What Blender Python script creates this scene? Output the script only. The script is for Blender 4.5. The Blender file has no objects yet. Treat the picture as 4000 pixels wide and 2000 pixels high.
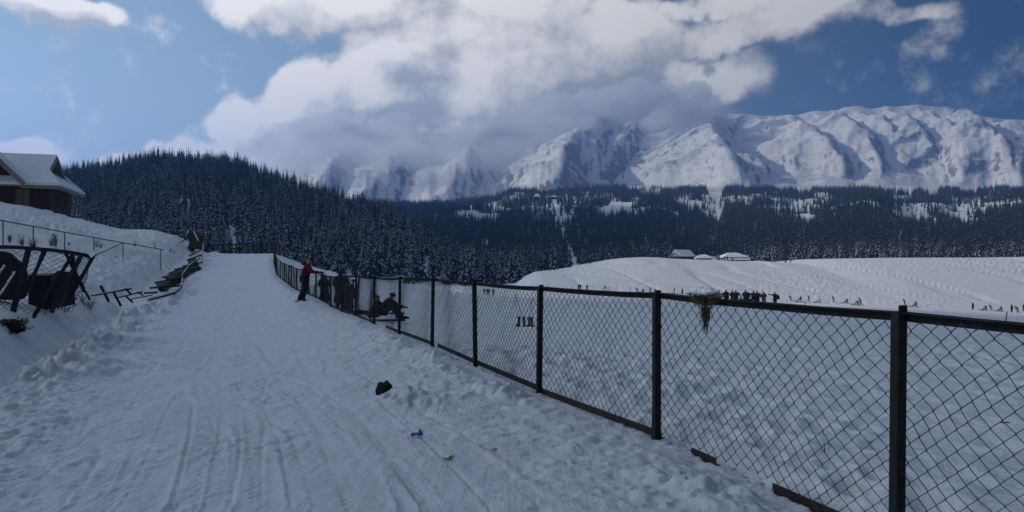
import bpy, bmesh, math, random
import numpy as np
from mathutils import Vector, Matrix

# ------------------------------------------------------------------ camera, sky, sun, exposure
SC = bpy.context.scene
C = SC.collection
F = 2965.0            # focal length in pixels of a 4000 px wide picture
HY = 1037.0           # row of the horizon
EYE = 1.6
R = math.radians

cam_d = bpy.data.cameras.new('camera')
cam_d.sensor_width = 36.0
cam_d.lens = 36.0 * F / 4000.0
cam_d.shift_y = (HY - 1000.0) / 4000.0
cam_d.clip_start = 0.1
cam_d.clip_end = 60000.0
cam = bpy.data.objects.new('camera', cam_d)
cam.location = (0, 0, EYE)
cam.rotation_euler = (R(90), 0, 0)
C.objects.link(cam)
SC.camera = cam

SUN_AZ = -80.0       # degrees left of the view direction
SUN_EL = 28.0
SUN_DIR = Vector((math.sin(R(SUN_AZ)) * math.cos(R(SUN_EL)), math.cos(R(SUN_AZ)) * math.cos(R(SUN_EL)), math.sin(R(SUN_EL))))
SUN_STRENGTH = 5.0
SKY_STRENGTH = 0.09
EXPOSURE = -0.86
HAZE_DENSITY = 1.35e-4
SHADE_DENSITY = .013

sun_d = bpy.data.lights.new('sun', 'SUN')
sun_d.energy = SUN_STRENGTH
sun_d.angle = R(0.6)
sun_d.color = (1.0, 0.88, 0.72)
sun = bpy.data.objects.new('sun', sun_d)
sun.rotation_euler = (-SUN_DIR).to_track_quat('-Z', 'Y').to_euler()
sun.location = SUN_DIR * 200
C.objects.link(sun)

vs = SC.view_settings
vs.view_transform = 'Standard'
vs.look = 'None'
vs.gamma = 1.0
vs.use_curve_mapping = False
vs.exposure = EXPOSURE
SC.display_settings.display_device = 'sRGB'
cy = SC.cycles
cy.max_bounces = 8
cy.diffuse_bounces = 3
cy.glossy_bounces = 2
cy.transmission_bounces = 2
cy.volume_bounces = 5
cy.transparent_max_bounces = 12
cy.use_denoising = True
cy.sample_clamp_indirect = 6.0


def angles(px, py):
    """azimuth and elevation (radians) of a point of the picture"""
    dx = (px - 2000.0)
    return math.atan2(dx, F), math.atan2(HY - py, math.hypot(F, dx))


class NT:
    """small helper to write node trees"""
    def __init__(self, tree):
        self.t = tree

    def n(self, kind, **kw):
        nd = self.t.nodes.new(kind)
        for k, v in kw.items():
            if k in nd.bl_rna.properties:
                setattr(nd, k, v)
        return nd

    def link(self, a, b):
        self.t.links.new(a, b)

    def _set(self, sock, v):
        if isinstance(v, (int, float)):
            sock.default_value = v
        elif isinstance(v, (tuple, list)):
            sock.default_value = v
        else:
            self.link(v, sock)

    def m(self, op, a, b=0.0, c=None, clamp=False):
        nd = self.t.nodes.new('ShaderNodeMath')
        nd.operation = op
        nd.use_clamp = clamp
        self._set(nd.inputs[0], a)
        self._set(nd.inputs[1], b)
        if c is not None:
            self._set(nd.inputs[2], c)
        return nd.outputs[0]

    def v(self, op, a, b=(0, 0, 0), out=0):
        nd = self.t.nodes.new('ShaderNodeVectorMath')
        nd.operation = op
        self._set(nd.inputs[0], a)
        if op == 'SCALE':
            self._set(nd.inputs['Scale'], b)
        else:
            self._set(nd.inputs[1], b)
        return nd.outputs['Value'] if out else nd.outputs[0]

    def ramp(self, x, a, b, lo=0.0, hi=1.0, smooth=True):
        if a > b: a, b, lo, hi = b, a, hi, lo
        nd = self.t.nodes.new('ShaderNodeMapRange')
        nd.interpolation_type = 'SMOOTHSTEP' if smooth else 'LINEAR'
        self._set(nd.inputs['Value'], x)
        self._set(nd.inputs['From Min'], a)
        self._set(nd.inputs['From Max'], b)
        self._set(nd.inputs['To Min'], lo)
        self._set(nd.inputs['To Max'], hi)
        return nd.outputs[0]

    def noise(self, vec, scale, detail=4.0, rough=0.55, color=False, dim='3D'):
        nd = self.t.nodes.new('ShaderNodeTexNoise')
        nd.noise_dimensions = dim
        if vec is not None:
            self.link(vec, nd.inputs['Vector'])
        nd.inputs['Scale'].default_value = scale
        nd.inputs['Detail'].default_value = detail
        nd.inputs['Roughness'].default_value = rough
        return nd.outputs['Color'] if color else nd.outputs[0]

    def mix(self, f, a, b):
        nd = self.t.nodes.new('ShaderNodeMix')
        nd.data_type = 'RGBA'
        self._set(nd.inputs[0], f)
        self._set(nd.inputs[6], a)
        self._set(nd.inputs[7], b)
        return nd.outputs[2]


# clouds of the sky, each an ellipse in azimuth and elevation: px, py, rx, ry, turn, strength
CLOUDS = [
    (860, 590, 300, 85, -6, 1.0), (960, 500, 130, 130, 0, .9), (910, 400, 70, 60, 0, .7), (1250, 440, 260, 170, -25, 1.0),
    (1560, 330, 330, 210, -28, 1.05), (1950, 330, 420, 260, -10, 1.15), (2250, 400, 420, 180, 0, 1.1),
    (1900, 90, 480, 140, -5, 1.0), (2350, 200, 300, 180, -5, 1.0), (2760, 290, 240, 75, -6, .95), (2880, 280, 110, 70, 0, .8),
    (2700, 430, 130, 95, 0, .85), (1150, 50, 330, 110, 8, .95), (1500, 30, 420, 110, 0, 1.0),
    (3000, 80, 340, 90, -4, .8), (2800, 20, 330, 60, 0, .6), (3420, 70, 260, 50, 6, .42), (130, 5, 230, 65, 6, .9), (330, 40, 100, 55, 0, .8),
    (70, 585, 130, 62, 8, .95), (540, 575, 80, 45, -40, .85), (440, 620, 110, 50, -25, .9), (700, 620, 160, 60, 0, .9),
    (1500, 560, 700, 90, 0, 1.0),
]
DARKS = [(2230, 400, 330, 110, -12, 1.0), (2000, 520, 420, 70, 0, .8), (1650, 30, 230, 85, 0, .75), (1560, 330, 130, 55, 0, .45),
         (1330, 490, 120, 45, 0, .35), (2720, 330, 150, 35, 0, .5), (2150, 130, 150, 60, 0, .35), (1800, 470, 500, 50, -5, .5)]


def ellipse_field(nt, p, shapes, near=0.35, far=1.35):
    out = None
    p = nt.v('MULTIPLY', p, (1, 1, 0))
    for px, py, rx, ry, turn, strength in shapes:
        a, e = angles(px, py)
        mp = nt.n('ShaderNodeMapping')
        mp.vector_type = 'TEXTURE'
        mp.inputs['Location'].default_value = (a * F, e * F, 0)
        mp.inputs['Rotation'].default_value = (0, 0, R(-turn))
        mp.inputs['Scale'].default_value = (rx, ry, 1)
        nt.link(p, mp.inputs['Vector'])
        ln = nt.v('LENGTH', mp.outputs[0], out=1)
        f = nt.m('MULTIPLY', nt.ramp(ln, far, near), strength)
        out = f if out is None else nt.m('MAXIMUM', out, f)
    return out


def cloud_group():
    g = bpy.data.node_groups.new('cloud_cover', 'ShaderNodeTree')
    g.interface.new_socket('Direction', in_out='INPUT', socket_type='NodeSocketVector')
    g.interface.new_socket('Cover', in_out='OUTPUT', socket_type='NodeSocketFloat')
    nt = NT(g)
    gi, go = nt.n('NodeGroupInput'), nt.n('NodeGroupOutput')
    d = nt.v('NORMALIZE', gi.outputs[0])
    s = nt.n('ShaderNodeSeparateXYZ')
    nt.link(d, s.inputs[0])
    x, y, z = s.outputs
    az = nt.m('MULTIPLY', nt.m('ARCTAN2', x, y), F)
    el = nt.m('MULTIPLY', nt.m('ARCSINE', z), F)
    cb = nt.n('ShaderNodeCombineXYZ')
    nt.link(az, cb.inputs[0])
    nt.link(el, cb.inputs[1])
    w1 = nt.v('SCALE', nt.v('SUBTRACT', nt.noise(d, 5.0, 3, .5, True), (.5, .5, .5)), 330.0)
    w2 = nt.v('SCALE', nt.v('SUBTRACT', nt.noise(d, 17.0, 3, .55, True), (.5, .5, .5)), 140.0)
    p = nt.v('ADD', nt.v('ADD', cb.outputs[0], w1), w2)
    f = ellipse_field(nt, p, CLOUDS)
    # scattered clouds over the rest of the sky, outside the picture
    away = nt.m('MAXIMUM', nt.ramp(nt.m('ABSOLUTE', az), 1900, 2500), nt.ramp(el, 1150, 1500))
    rest = nt.ramp(nt.noise(nt.v('MULTIPLY', d, (1, 1, 2.2)), 2.3, 5, .55), .54, .72)
    f = nt.m('MAXIMUM', f, nt.m('MULTIPLY', rest, away))
    fine = nt.noise(d, 17.0, 9, .62)
    f = nt.m('ADD', f, nt.m('MULTIPLY', nt.m('SUBTRACT', fine, .5), 1.5))
    nt.link(f, go.inputs[0])
    return g


def build_world():
    w = bpy.data.worlds.new('World')
    SC.world = w
    w.use_nodes = True
    w.cycles.sampling_method = 'MANUAL'
    w.cycles.sample_map_resolution = 256
    t = w.node_tree
    t.nodes.clear()
    nt = NT(t)
    out = nt.n('ShaderNodeOutputWorld')
    bg = nt.n('ShaderNodeBackground')
    bg.inputs['Strength'].default_value = SKY_STRENGTH
    sky = nt.n('ShaderNodeTexSky')
    sky.sky_type = 'NISHITA'
    sky.sun_disc = False
    sky.sun_elevation = R(SUN_EL)
    sky.sun_rotation = R(SUN_AZ)
    sky.altitude = 2600
    sky.air_density = 1.0
    sky.dust_density = 0.15
    sky.ozone_density = 1.3
    tc = nt.n('ShaderNodeTexCoord')
    d = nt.v('NORMALIZE', tc.outputs['Generated'])
    g = cloud_group()
    a = nt.n('ShaderNodeGroup')
    a.node_tree = g
    nt.link(d, a.inputs[0])
    b = nt.n('ShaderNodeGroup')
    b.node_tree = g
    off = Vector((-.034, 0, .026))
    nt.link(nt.v('ADD', d, tuple(off)), b.inputs[0])
    cover = nt.ramp(a.outputs[0], .02, .50)
    relief = nt.m('SUBTRACT', a.outputs[0], b.outputs[0])
    s = nt.n('ShaderNodeSeparateXYZ')
    nt.link(d, s.inputs[0])
    cb = nt.n('ShaderNodeCombineXYZ')
    nt.link(nt.m('MULTIPLY', nt.m('ARCTAN2', s.outputs[0], s.outputs[1]), F), cb.inputs[0])
    nt.link(nt.m('MULTIPLY', nt.m('ARCSINE', s.outputs[2]), F), cb.inputs[1])
    warp = nt.v('SCALE', nt.v('SUBTRACT', nt.noise(d, 9.0, 4, .55, True), (.5, .5, .5)), 420.0)
    dark = ellipse_field(nt, nt.v('ADD', cb.outputs[0], warp), DARKS, .1, 1.4)
    big = nt.m('SUBTRACT', nt.noise(nt.v('MULTIPLY', d, (1, 1, 1.9)), 7.0, 4, .55), .5)
    light = nt.m('ADD', nt.m('MULTIPLY', relief, 1.2), nt.m('MULTIPLY', big, 2.2))
    dark = nt.m('SUBTRACT', nt.m('ADD', nt.m('MULTIPLY', dark, .9), .34), light, clamp=True)
    near_sun = nt.ramp(nt.v('DOT_PRODUCT', d, tuple(SUN_DIR), out=1), -.3, .75, 0, 1)
    hi = nt.mix(near_sun, (13.5, 13.2, 12.2, 1), (27.0, 25.4, 22.8, 1))
    lo = nt.mix(near_sun, (4.6, 4.8, 4.8, 1), (12.0, 11.8, 11.2, 1))
    col = nt.mix(dark, hi, lo)
    # the sky itself, a little deeper away from the sun
    pale = nt.m('MULTIPLY', nt.ramp(s.outputs[2], .30, .0), near_sun)
    tint = nt.mix(near_sun, (.10, .33, .46, 1), (4.0, 3.5, 2.5, 1))
    mul = nt.n('ShaderNodeMix')
    mul.data_type = 'RGBA'
    mul.blend_type = 'MULTIPLY'
    mul.inputs[0].default_value = 1.0
    nt.link(sky.outputs[0], mul.inputs[6])
    nt.link(tint, mul.inputs[7])
    skyc = nt.mix(nt.m('MULTIPLY', pale, .40), mul.outputs[2], (11.5, 12.0, 12.0, 1))
    fin = nt.mix(cover, skyc, col)
    nt.link(fin, bg.inputs['Color'])
    nt.link(bg.outputs[0], out.inputs['Surface'])


build_world()


# ------------------------------------------------------------------ numeric helpers
def _hash(ix, iy, seed):
    h = (ix.astype(np.int64) * 374761393 + iy.astype(np.int64) * 668265263 + seed * 974634777) & 0xFFFFFFFF
    h = ((h ^ (h >> 13)) * 1274126177) & 0xFFFFFFFF
    h = h ^ (h >> 16)
    return (h & 0xFFFFFF) / float(0xFFFFFF)


def vnoise(x, y, seed=0):
    x0 = np.floor(x); y0 = np.floor(y)
    fx = x - x0; fy = y - y0
    fx = fx * fx * fx * (fx * (fx * 6 - 15) + 10)
    fy = fy * fy * fy * (fy * (fy * 6 - 15) + 10)
    a = _hash(x0, y0, seed); b = _hash(x0 + 1, y0, seed)
    c = _hash(x0, y0 + 1, seed); d = _hash(x0 + 1, y0 + 1, seed)
    return (a + (b - a) * fx) * (1 - fy) + (c + (d - c) * fx) * fy


def fbm(x, y, octs=4, seed=0, gain=.5):
    s = 0.0; amp = 1.0; tot = 0.0
    for k in range(octs):
        s = s + amp * vnoise(x + 17.3 * k, y - 9.1 * k, seed + k)
        tot += amp; amp *= gain
        x, y = x * 1.62 - y * 1.27, x * 1.27 + y * 1.62
    return s / tot - .5


def ridged(x, y, octs=4, seed=0, gain=.55):
    s = 0.0; amp = 1.0; tot = 0.0
    for k in range(octs):
        s = s + amp * (1 - np.abs(2 * vnoise(x, y, seed + k) - 1))
        tot += amp; amp *= gain
        x, y = x * 1.62 - y * 1.27, x * 1.27 + y * 1.62
    return s / tot


def sm(a, b, x):
    t = np.clip((x - a) / (b - a), 0, 1)
    return t * t * (3 - 2 * t)


def P(px, py, d):
    return Vector(((px - 2000.0) / F * d, d, EYE + (HY - py) / F * d))


# ------------------------------------------------------------------ the shape of the land
FENCE = [(5.6, -7.0), (3.8, -1.2), (2.98, 1.55), (2.15, 4.2), (1.32, 6.85), (.34, 9.25), (-.56, 11.8), (-1.54, 14.7), (-2.58, 17.4), (-3.7, 20.4),
         (-4.86, 23.6), (-5.79, 25.8), (-6.8, 28.5), (-7.7, 31.0), (-8.46, 32.8), (-9.4, 35.0), (-10.77, 38.0), (-11.7, 40.3), (-12.5, 42.5), (-13.5, 45.0), (-14.5, 47.5),
         (-15.5, 50.0), (-16.5, 53.0), (-17.5, 56.0), (-18.5, 59.0), (-19.4, 62.0), (-20.3, 65.0), (-21.2, 68.0), (-22.1, 71.0), (-23.0, 73.8)]
_fy = np.array([p[1] for p in FENCE]); _fx = np.array([p[0] for p in FENCE])
_ly = np.array([-40, 5, 9, 15.7, 24, 33, 50, 68, 80, 120.])
_lx = np.array([-4.0, -4.6, -6.1, -8.9, -12.0, -15.1, -21, -27.5, -31.5, -42.])
_zy = np.array([-60, 28, 32, 36, 41, 46, 50, 55, 62, 68, 72, 75, 80, 100, 150, 250, 400.])
_zz = np.array([0, 0.02, .15, .28, .46, .70, .96, 1.36, 1.98, 2.5, 2.72, 2.74, 2.45, -.6, -5.5, -8, -8.])


def xR(y):
    return np.interp(y, _fy, _fx) + np.where(y > 73.8, -(y - 73.8) * .25, 0)


def xL(y):
    return np.interp(y, _ly, _lx)


def zroad(y):
    return (np.interp(y, _zy, _zz) + np.interp(y - 1.5, _zy, _zz) + np.interp(y + 1.5, _zy, _zz)) / 3


_rp = np.array([1700, 1900, 2000, 2020, 2060, 2100, 2200, 2280, 2360, 2430, 2480, 2560, 2600, 2700, 2780, 2880, 2960, 3040, 3090, 3150, 3230, 3300, 3500, 3700, 3900, 4000, 4300.])
_rr = np.array([1130, 1124, 1116, 1112, 1082, 1064, 1052, 1036, 1022, 1010, 1005, 1006, 1010, 1013, 1016, 1021, 1020, 1026, 1029, 1020, 1012, 1010, 1007, 1007, 1006, 1004, 1000.])
RIDGE_D = 270.0


def mound(x, y):
    px = 2000 + F * x / RIDGE_D
    zr = EYE + (HY - np.interp(px, _rp, _rr)) / F * RIDGE_D
    up = sm(176, 268, y) * (1 - .0 * y)
    down = 1 - sm(300, 390, y)
    return np.where(y < RIDGE_D + 8, up, down), zr


# far ground: picture row of the ground as a function of distance
_bd = np.array([300, 380, 450, 560, 700, 1000, 1300, 1600, 2000, 2600, 3200.])
_bp = np.array([1135, 1108, 1090, 1052, 1018, 930, 862, 806, 764, 742, 728.])
_kp = np.array([-1500, 200, 900, 1200, 1600, 2000, 2400, 2560, 2700, 2873, 3028, 3184, 3292, 3417, 3603, 3727, 3851, 3976, 4300, 5200.])
_kr = np.array([820, 820, 760, 610, 520, 475, 445, 425, 425, 443, 450, 435, 416, 416, 407, 422, 450, 466, 480, 520.])
_hp = np.array([-900, 0, 150, 300, 430, 620, 800, 963, 1087, 1242, 1398, 1553, 1662, 1739, 1863, 1988, 2120.])
_ht = np.array([690, 680, 668, 637, 622, 587, 592, 610, 668, 722, 761, 807, 870, 932, 994, 1050, 1100.])
_hd = np.array([1000, 1000, 1000, 1000, 1000, 1000, 980, 950, 900, 820, 740, 660, 600, 560, 510, 450, 400.])
RANGE_D = 6000.0


# spurs of the range: (picture column, share of the climb) from the crest down, height, side slope
SPURS = [
    ([(1300, 1), (1130, .5), (1000, .0)], 150, .75), ([(1560, 1), (1380, .55), (1200, .0)], 190, .8), ([(1840, 1), (1640, .55), (1440, .0)], 200, .75),
    ([(2080, 1), (1930, .6), (1740, .0)], 230, .75), ([(2230, 1), (2130, .65), (2010, .15)], 130, .8), ([(2440, 1), (2330, .7), (2210, .2), (2160, 0)], 210, .75),
    ([(2560, 1), (2500, .75), (2400, .45), (2340, .2)], 140, .8), ([(2720, 1), (2650, .75), (2560, .5)], 120, .75),
    ([(2900, 1), (2800, .8), (2745, .64), (2800, .35), (2880, .0)], 190, .55), ([(2930, 1), (3040, .75), (3160, .5), (3290, .25)], 190, .65),
    ([(3080, 1), (3160, .8), (3240, .55)], 120, .7), ([(3190, 1), (3250, .8), (3340, .55), (3440, .3)], 200, .65), ([(3330, 1), (3400, .8), (3490, .55), (3560, .38)], 160, .7),
    ([(3470, 1), (3530, .75), (3600, .5), (3680, .25)], 180, .7), ([(3590, 1), (3640, .8), (3720, .55), (3760, .35)], 200, .7),
    ([(3700, 1), (3780, .75), (3860, .5), (3980, .1)], 230, .65), ([(3850, 1), (3950, .7), (4060, .4)], 190, .7), ([(4000, 1), (4110, .6), (4230, .2)], 200, .7),
    ([(4200, 1), (4330, .5), (4430, .1)], 200, .7), ([(4420, 1), (4560, .5), (4640, .1)], 200, .7)]


def far_row(px, d, x, y):
    """row of the far ground at picture column px and distance d"""
    row = np.interp(d, _bd, _bp) + 60 * (1 - sm(1650, 2350, px)) * sm(1000, 2500, d)
    # knolls in the wooded belt
    row = row - 42 * np.exp(-((px - 3390) / 120) ** 2 - ((d - 1450) / 260) ** 2)
    row = row + 18 * np.exp(-((px - 2790) / 60) ** 2 - ((d - 1300) / 300) ** 2)
    row = row - 30 * np.exp(-((px - 2030) / 90) ** 2 - ((d - 2300) / 350) ** 2)
    row = row - 50 * np.exp(-((px - 4050) / 160) ** 2 - ((d - 1500) / 300) ** 2)
    row = row - 14 * np.exp(-((px - 2600) / 160) ** 2 - ((d - 1500) / 300) ** 2)
    row = row + fbm(px / 140, d / 500, 4, 5) * 22 * sm(600, 1100, d)
    return row


def z_far(x, y):
    d = np.maximum(y, 200.0)
    px = 2000 + F * x / d
    row = far_row(px, d, x, y)
    z = EYE + (HY - row) / F * d
    # the range
    crest = np.interp(px + 40 * fbm(px / 90, d / 2500, 2, 31), _kp, _kr) + fbm(px / 60, px * 0 + 3, 4, 77) * 7
    zc = EYE + (HY - crest) / F * RANGE_D
    zf = EYE + (HY - 728 - 60 * (1 - sm(1650, 2350, px))) / F * 3200
    foot = 3250 + 500 * fbm(px / 260, px * 0, 3, 12)
    t = np.clip((d - foot) / (RANGE_D - foot), 0, 1.0)
    zm = zf + (zc - zf) * (.30 * t + .70 * t ** 1.8)
    # spurs run down from the crest
    wx = 60 * fbm(px / 130, t * 3, 3, 8) + 22 * fbm(px / 22, t * 12, 2, 9)
    lift = np.full_like(t, -400.0)
    along = np.zeros_like(t)
    for si, (pts, amp, k) in enumerate(SPURS):
        tt = np.array([p[1] for p in pts])[::-1]; pp = np.array([p[0] for p in pts])[::-1]
        cx = np.interp(t, tt, pp)
        lt = (px + wx - cx) / F * d
        lat = (np.sqrt(lt * lt + 200) - 14) * np.where(lt > 0, 1.45, .72)
        on = sm(tt[0] - .12, tt[0] + .30, t) * (1 - sm(.62, 1.0, t))
        hgt = amp * .95 * on - k * .82 * lat
        take = hgt > lift
        along = np.where(take, t * 15 + lat / 150 + si * 7.3, along)
        lift = np.maximum(lift, hgt)
    lift = np.where(lift > 0, lift, lift * .18)
    lift = np.maximum(lift, -60)
    rr = ridged(x / 260 + .8 * t + y / 900, y / 420 + x / 800, 5, 55, .56) - .6
    rr2 = 1 - np.abs(2 * vnoise(along, along * .13, 95) - 1)
    zm = zm + lift + sm(0, .25, t) * (1 - .85 * sm(.7, 1, t)) * (rr * 60 + (rr2 - .5) * 40 * sm(-10, 60, lift))
    zm = zm + fbm(x / 60, y / 60, 4, 61) * 16 * sm(0, .3, t)
    z = np.where(d > foot, np.maximum(zm, zf - 40), z)
    z = np.where(d > RANGE_D, z - (d - RANGE_D) * .35, z)
    # the wooded hill on the left
    ht = np.interp(px, _hp, _ht)
    hd = np.interp(px, _hp, _hd)
    hrow = ht + 15 * F / hd
    hz = EYE + (HY - hrow) / F * hd
    th = np.clip((y - 345) / (hd - 345), 0, 1)
    hill = -8 + (hz + 8) * (th ** .92) + fbm(x / 70, y / 70, 3, 21) * 9 * th * (1 - th) * 4
    hill = np.where(y > hd, hz - (y - hd) * .28, hill)
    hill = hill - 200 * sm(2080, 2200, px)
    # lower land before the belt
    return np.maximum(z, hill)


def ground(x, y, detail=False):
    x = np.asarray(x, float); y = np.asarray(y, float)
    x, y = np.broadcast_arrays(x, y)
    l, r = xL(y), xR(y)
    zr = zroad(y)
    # meadow on the right, falling away behind the fence
    u = x / np.maximum(y, 20)
    s1 = np.interp(u, [.1, .37, .52, .67, .9], [.04, .043, .05, .057, .06])
    s2 = np.interp(u, [0, .17, .37, .52, .67, .9], [.030, .0315, .045, .047, .057, .06])
    zm = -s1 * np.clip(y - 12, 0, 48) - s2 * np.clip(y - 60, 0, 120)
    L = 5 + 8 * sm(35, 75, y)
    s = np.maximum(x - r, 0)
    fall = np.where(y < 90, 1, np.exp(-(y - 90) / 60))
    right = zm + (zr - zm) * np.exp(-(s / L)) * np.where(y > 80, fall, 1)
    right = np.where(y > 90, np.where(right > zm, zm + (right - zm) * (1 - sm(90, 170, y)), right), right)
    up, zr_m = mound(x, y)
    right = right - .38 * sm(0, 1.1, s) * sm(19, 28, y) * (1 - sm(40, 55, y))
    low = right * (1 - sm(185, 300, y)) - 8.0 * sm(185, 300, y)
    right = np.where(y < RIDGE_D + 8, right * (1 - up) + zr_m * up, low * (1 - up) + zr_m * up)
    # hillside on the left
    dl = np.maximum(l - x, 0)
    rise = .265 * dl * (1 - .35 * sm(14, 34, dl)) + .5 * sm(0, .9, dl) * (1 - sm(18, 28, y)) * (sm(7, 11, y)) \
        + .85 * sm(0, 3.2, dl) * sm(58, 68, y) * (1 - sm(4, 9, dl))
    ditch = -.35 * np.exp(-((dl - 1.6) / 1.0) ** 2) * sm(24, 30, y) * (1 - sm(60, 66, y))
    left = zr + (rise + ditch) * (1 - sm(95, 190, y))
    z = np.where(x > r, right, np.where(x < l, left, zr))
    if detail:
        z = z + detail_height(x, y, l, r, s, dl)
    b = sm(300, 350, y)
    far = z_far(x, y)
    z = z * (1 - b) + far * b
    return z


def lumps(x, y, scale, seed, sharp=.12):
    n = vnoise(x / scale, y / scale, seed) * .6 + vnoise(x / scale * 2.1, y / scale * 2.1, seed + 3) * .4
    return sm(.5 - sharp, .5 + sharp, n)


def prints(x, y, cell, seed, keep=.6):
    """pits like footprints, one per cell at most"""
    out = 0.0
    ix, iy = np.floor(x / cell), np.floor(y / cell)
    for dx in (-1, 0, 1):
        for dy in (-1, 0, 1):
            jx, jy = ix + dx, iy + dy
            cx = (jx + _hash(jx, jy, seed)) * cell
            cy_ = (jy + _hash(jx, jy, seed + 1)) * cell
            on = _hash(jx, jy, seed + 2) < keep
            rad = cell * (.22 + .25 * _hash(jx, jy, seed + 4))
            q = ((x - cx) ** 2 + ((y - cy_) * .75) ** 2) / rad ** 2
            bump = np.where(q < 4, -np.exp(-q * 1.6) + .45 * np.exp(-((np.sqrt(q) - 1.15) / .3) ** 2), 0)
            out = out + on * bump
    return out


def detail_height(x, y, l, r, s, dl):
    w = np.clip((x - l) / np.maximum(r - l, 1), 0, 1)
    on_road = (x > l) & (x < r)
    across = w * 7.5
    h = np.zeros_like(x)
    # sledge and ski ruts along the path
    mid = np.exp(-((w - .5) / .33) ** 4)
    wob = .35 * fbm(y / 5, across * .15, 2, 7)
    ruts = fbm((across + wob) * 3.0, y * .2, 3, 100) * .012 + fbm((across + wob) * 9, y * .5, 4, 110) * .016 + fbm(x / .12, y / .2, 3, 115) * .006
    thin = 0.0
    for fq, lv, sd in ((2.3, .50, 120), (1.7, .45, 123), (3.1, .55, 126), (4.1, .48, 129), (1.2, .52, 131)):
        v_ = vnoise((across + wob * (1 if sd % 2 else -1)) * fq + sd, y * .055, sd) - lv
        thin = thin - np.exp(-(v_ / .009) ** 2) * .011 + np.exp(-((v_ - .022) / .010) ** 2) * .009
    scal = lumps(x * .8, y * 1.3, .13, 130, .12) * .022 * np.maximum(sm(.56, .74, vnoise(x / .7, y / 1.1, 133)) * .8, (1 - sm(.10, .30, w)) + sm(.64, .86, w) * .9)
    near = 1 - sm(45, 75, y)
    pk = prints(x, y * .8, .26, 150, .5) * .009 * sm(.48, .66, vnoise(x / 1.1, y / 1.6, 153)) + prints(x + 2, y, .5, 156, .35) * .022 * ((1 - sm(.15, .4, w)) + sm(.6, .85, w))
    scal = scal + pk
    h = h + np.where(on_road, (ruts + thin) * mid + scal, 0)
    # trampled edges of the path
    e_r = np.maximum(r - x, -1.0)
    e_l = x - l
    edge_r = np.exp(-np.maximum(e_r - .45, 0) / .55) * (e_r > -.05)
    edge_l = np.exp(-np.maximum(e_l - .1, 0) / 1.1) * (e_l > -2.0)
    clod = lumps(x, y, .30, 200, .14) * .050 + lumps(x, y, .13, 210, .10) * .042 + fbm(x / .06, y / .06, 3, 220) * .030
    big = sm(.4, .8, vnoise(x / 1.3, y / 1.3, 230))
    h = h + np.where(on_road, (edge_r * sm(.05, .5, e_r) * (.22 + .7 * big) + edge_l * (.55 + .7 * big)) * clod * 1.25, 0)
    lb = sm(.42, .62, vnoise(x / .42, y / .42, 240)) * .11 + sm(.4, .6, vnoise(x / .22, y / .22, 243)) * .05
    h = h + np.where(on_road, np.exp(-((e_l - .55) / .6) ** 2) * lb * (.4 + big), 0)
    h = h + np.where(on_road, np.exp(-((e_r - .60) / .24) ** 2) * .045 * (.2 + big), 0)
    h = h - np.where(x > r, np.exp(-((s - .1) / .25) ** 2) * .03, 0)
    h = h + np.where(on_road & (w > .55), clod * .22 * sm(.7, 1, w), 0)
    h = h + np.where(on_road & (w < .3), clod * .35 * sm(.3, .02, w) if False else clod * .30 * (1 - sm(.0, .22, w)), 0)
    # snow heap with a dark clod on it
    hx, hy = -2.62, 9.35
    q = np.exp(-(((x + 1.28) / .26) ** 2 + ((y - 9.0) / .32) ** 2)) + .5 * np.exp(-(((x + 1.05) / .3) ** 2 + ((y - 8.6) / .3) ** 2))
    h = h + q * (.06 + lumps(x, y, .11, 300, .1) * .10)
    # meadow behind the fence
    m_on = x > r
    pr = prints(x, y, .62, 400, .75) * .062 + prints(x + 3, y - 2, .38, 410, .5) * .035
    prm = .35 + .9 * sm(.35, .7, vnoise(x / 5 + 7, y / 6, 420))
    roll = fbm(x / 2.6, y / 2.6, 3, 430) * .14 + fbm(x / .7, y / .7, 3, 440) * .04
    fade_far = 1 - sm(60, 120, y)
    h = h + np.where(m_on, (pr * prm * fade_far + roll * sm(0, 1.5, s)) * sm(0, .5, s), 0)
    far_m = fbm(x / .7, y / 1.4, 4, 450) * .26 + prints(x, y, 1.5, 455, .6) * .05
    tracks = -np.exp(-((vnoise((x * .8 + y * .45) / 9, (y - x) / 120, 460) - .5) / .03) ** 2) * .35 \
        - np.exp(-((vnoise((x * .95 + y * .2) / 14, y / 150, 463) - .46) / .02) ** 2) * .3
    h = h + np.where(m_on, sm(60, 110, y) * (far_m * (.22 + 1.2 * sm(.38, .62, vnoise(x / 16 + y / 40, y / 22, 470))) + tracks * sm(185, 200, y)) * (1 - sm(300, 340, y)), 0)
    # the level sledge run across the meadow
    h = h + np.where(m_on, -.25 * np.exp(-((y - 171 - x * .0) / 5) ** 2), 0)
    # hillside
    h_on = x < l
    drift = fbm(x / 3.2, y / 2.0, 4, 500) * .70 + fbm(x / .9, y / .6, 3, 510) * .16
    pr2 = prints(x, y, .6, 520, .7) * .10 * sm(.4, .6, vnoise(x / 6, y / 6, 530))
    h = h + np.where(h_on, drift * sm(.3, 3, dl) + pr2 + clod * .8 * np.exp(-dl / .5) * (1 - .6 * sm(8, 30, y)), 0)
    return h * (1 - .0 * near)


def G(x, y):
    return float(ground(np.array([x]), np.array([y]), True)[0])


def hit(px, py, d0, d1):
    """first distance at which the sight line through a picture point meets the ground"""
    d = np.linspace(d0, d1, 800)
    z = ground((px - 2000) / F * d, d)
    ray = EYE + (HY - py) / F * d
    k = np.argmax(z >= ray)
    return float(d[k]) if z[k] >= ray[k] else float(d1)


# ------------------------------------------------------------------ objects
def tag(o, label=None, cat=None, group=None, kind=None):
    if label: o['label'] = label
    if cat: o['category'] = cat
    if group: o['group'] = group
    if kind: o['kind'] = kind
    return o


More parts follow.
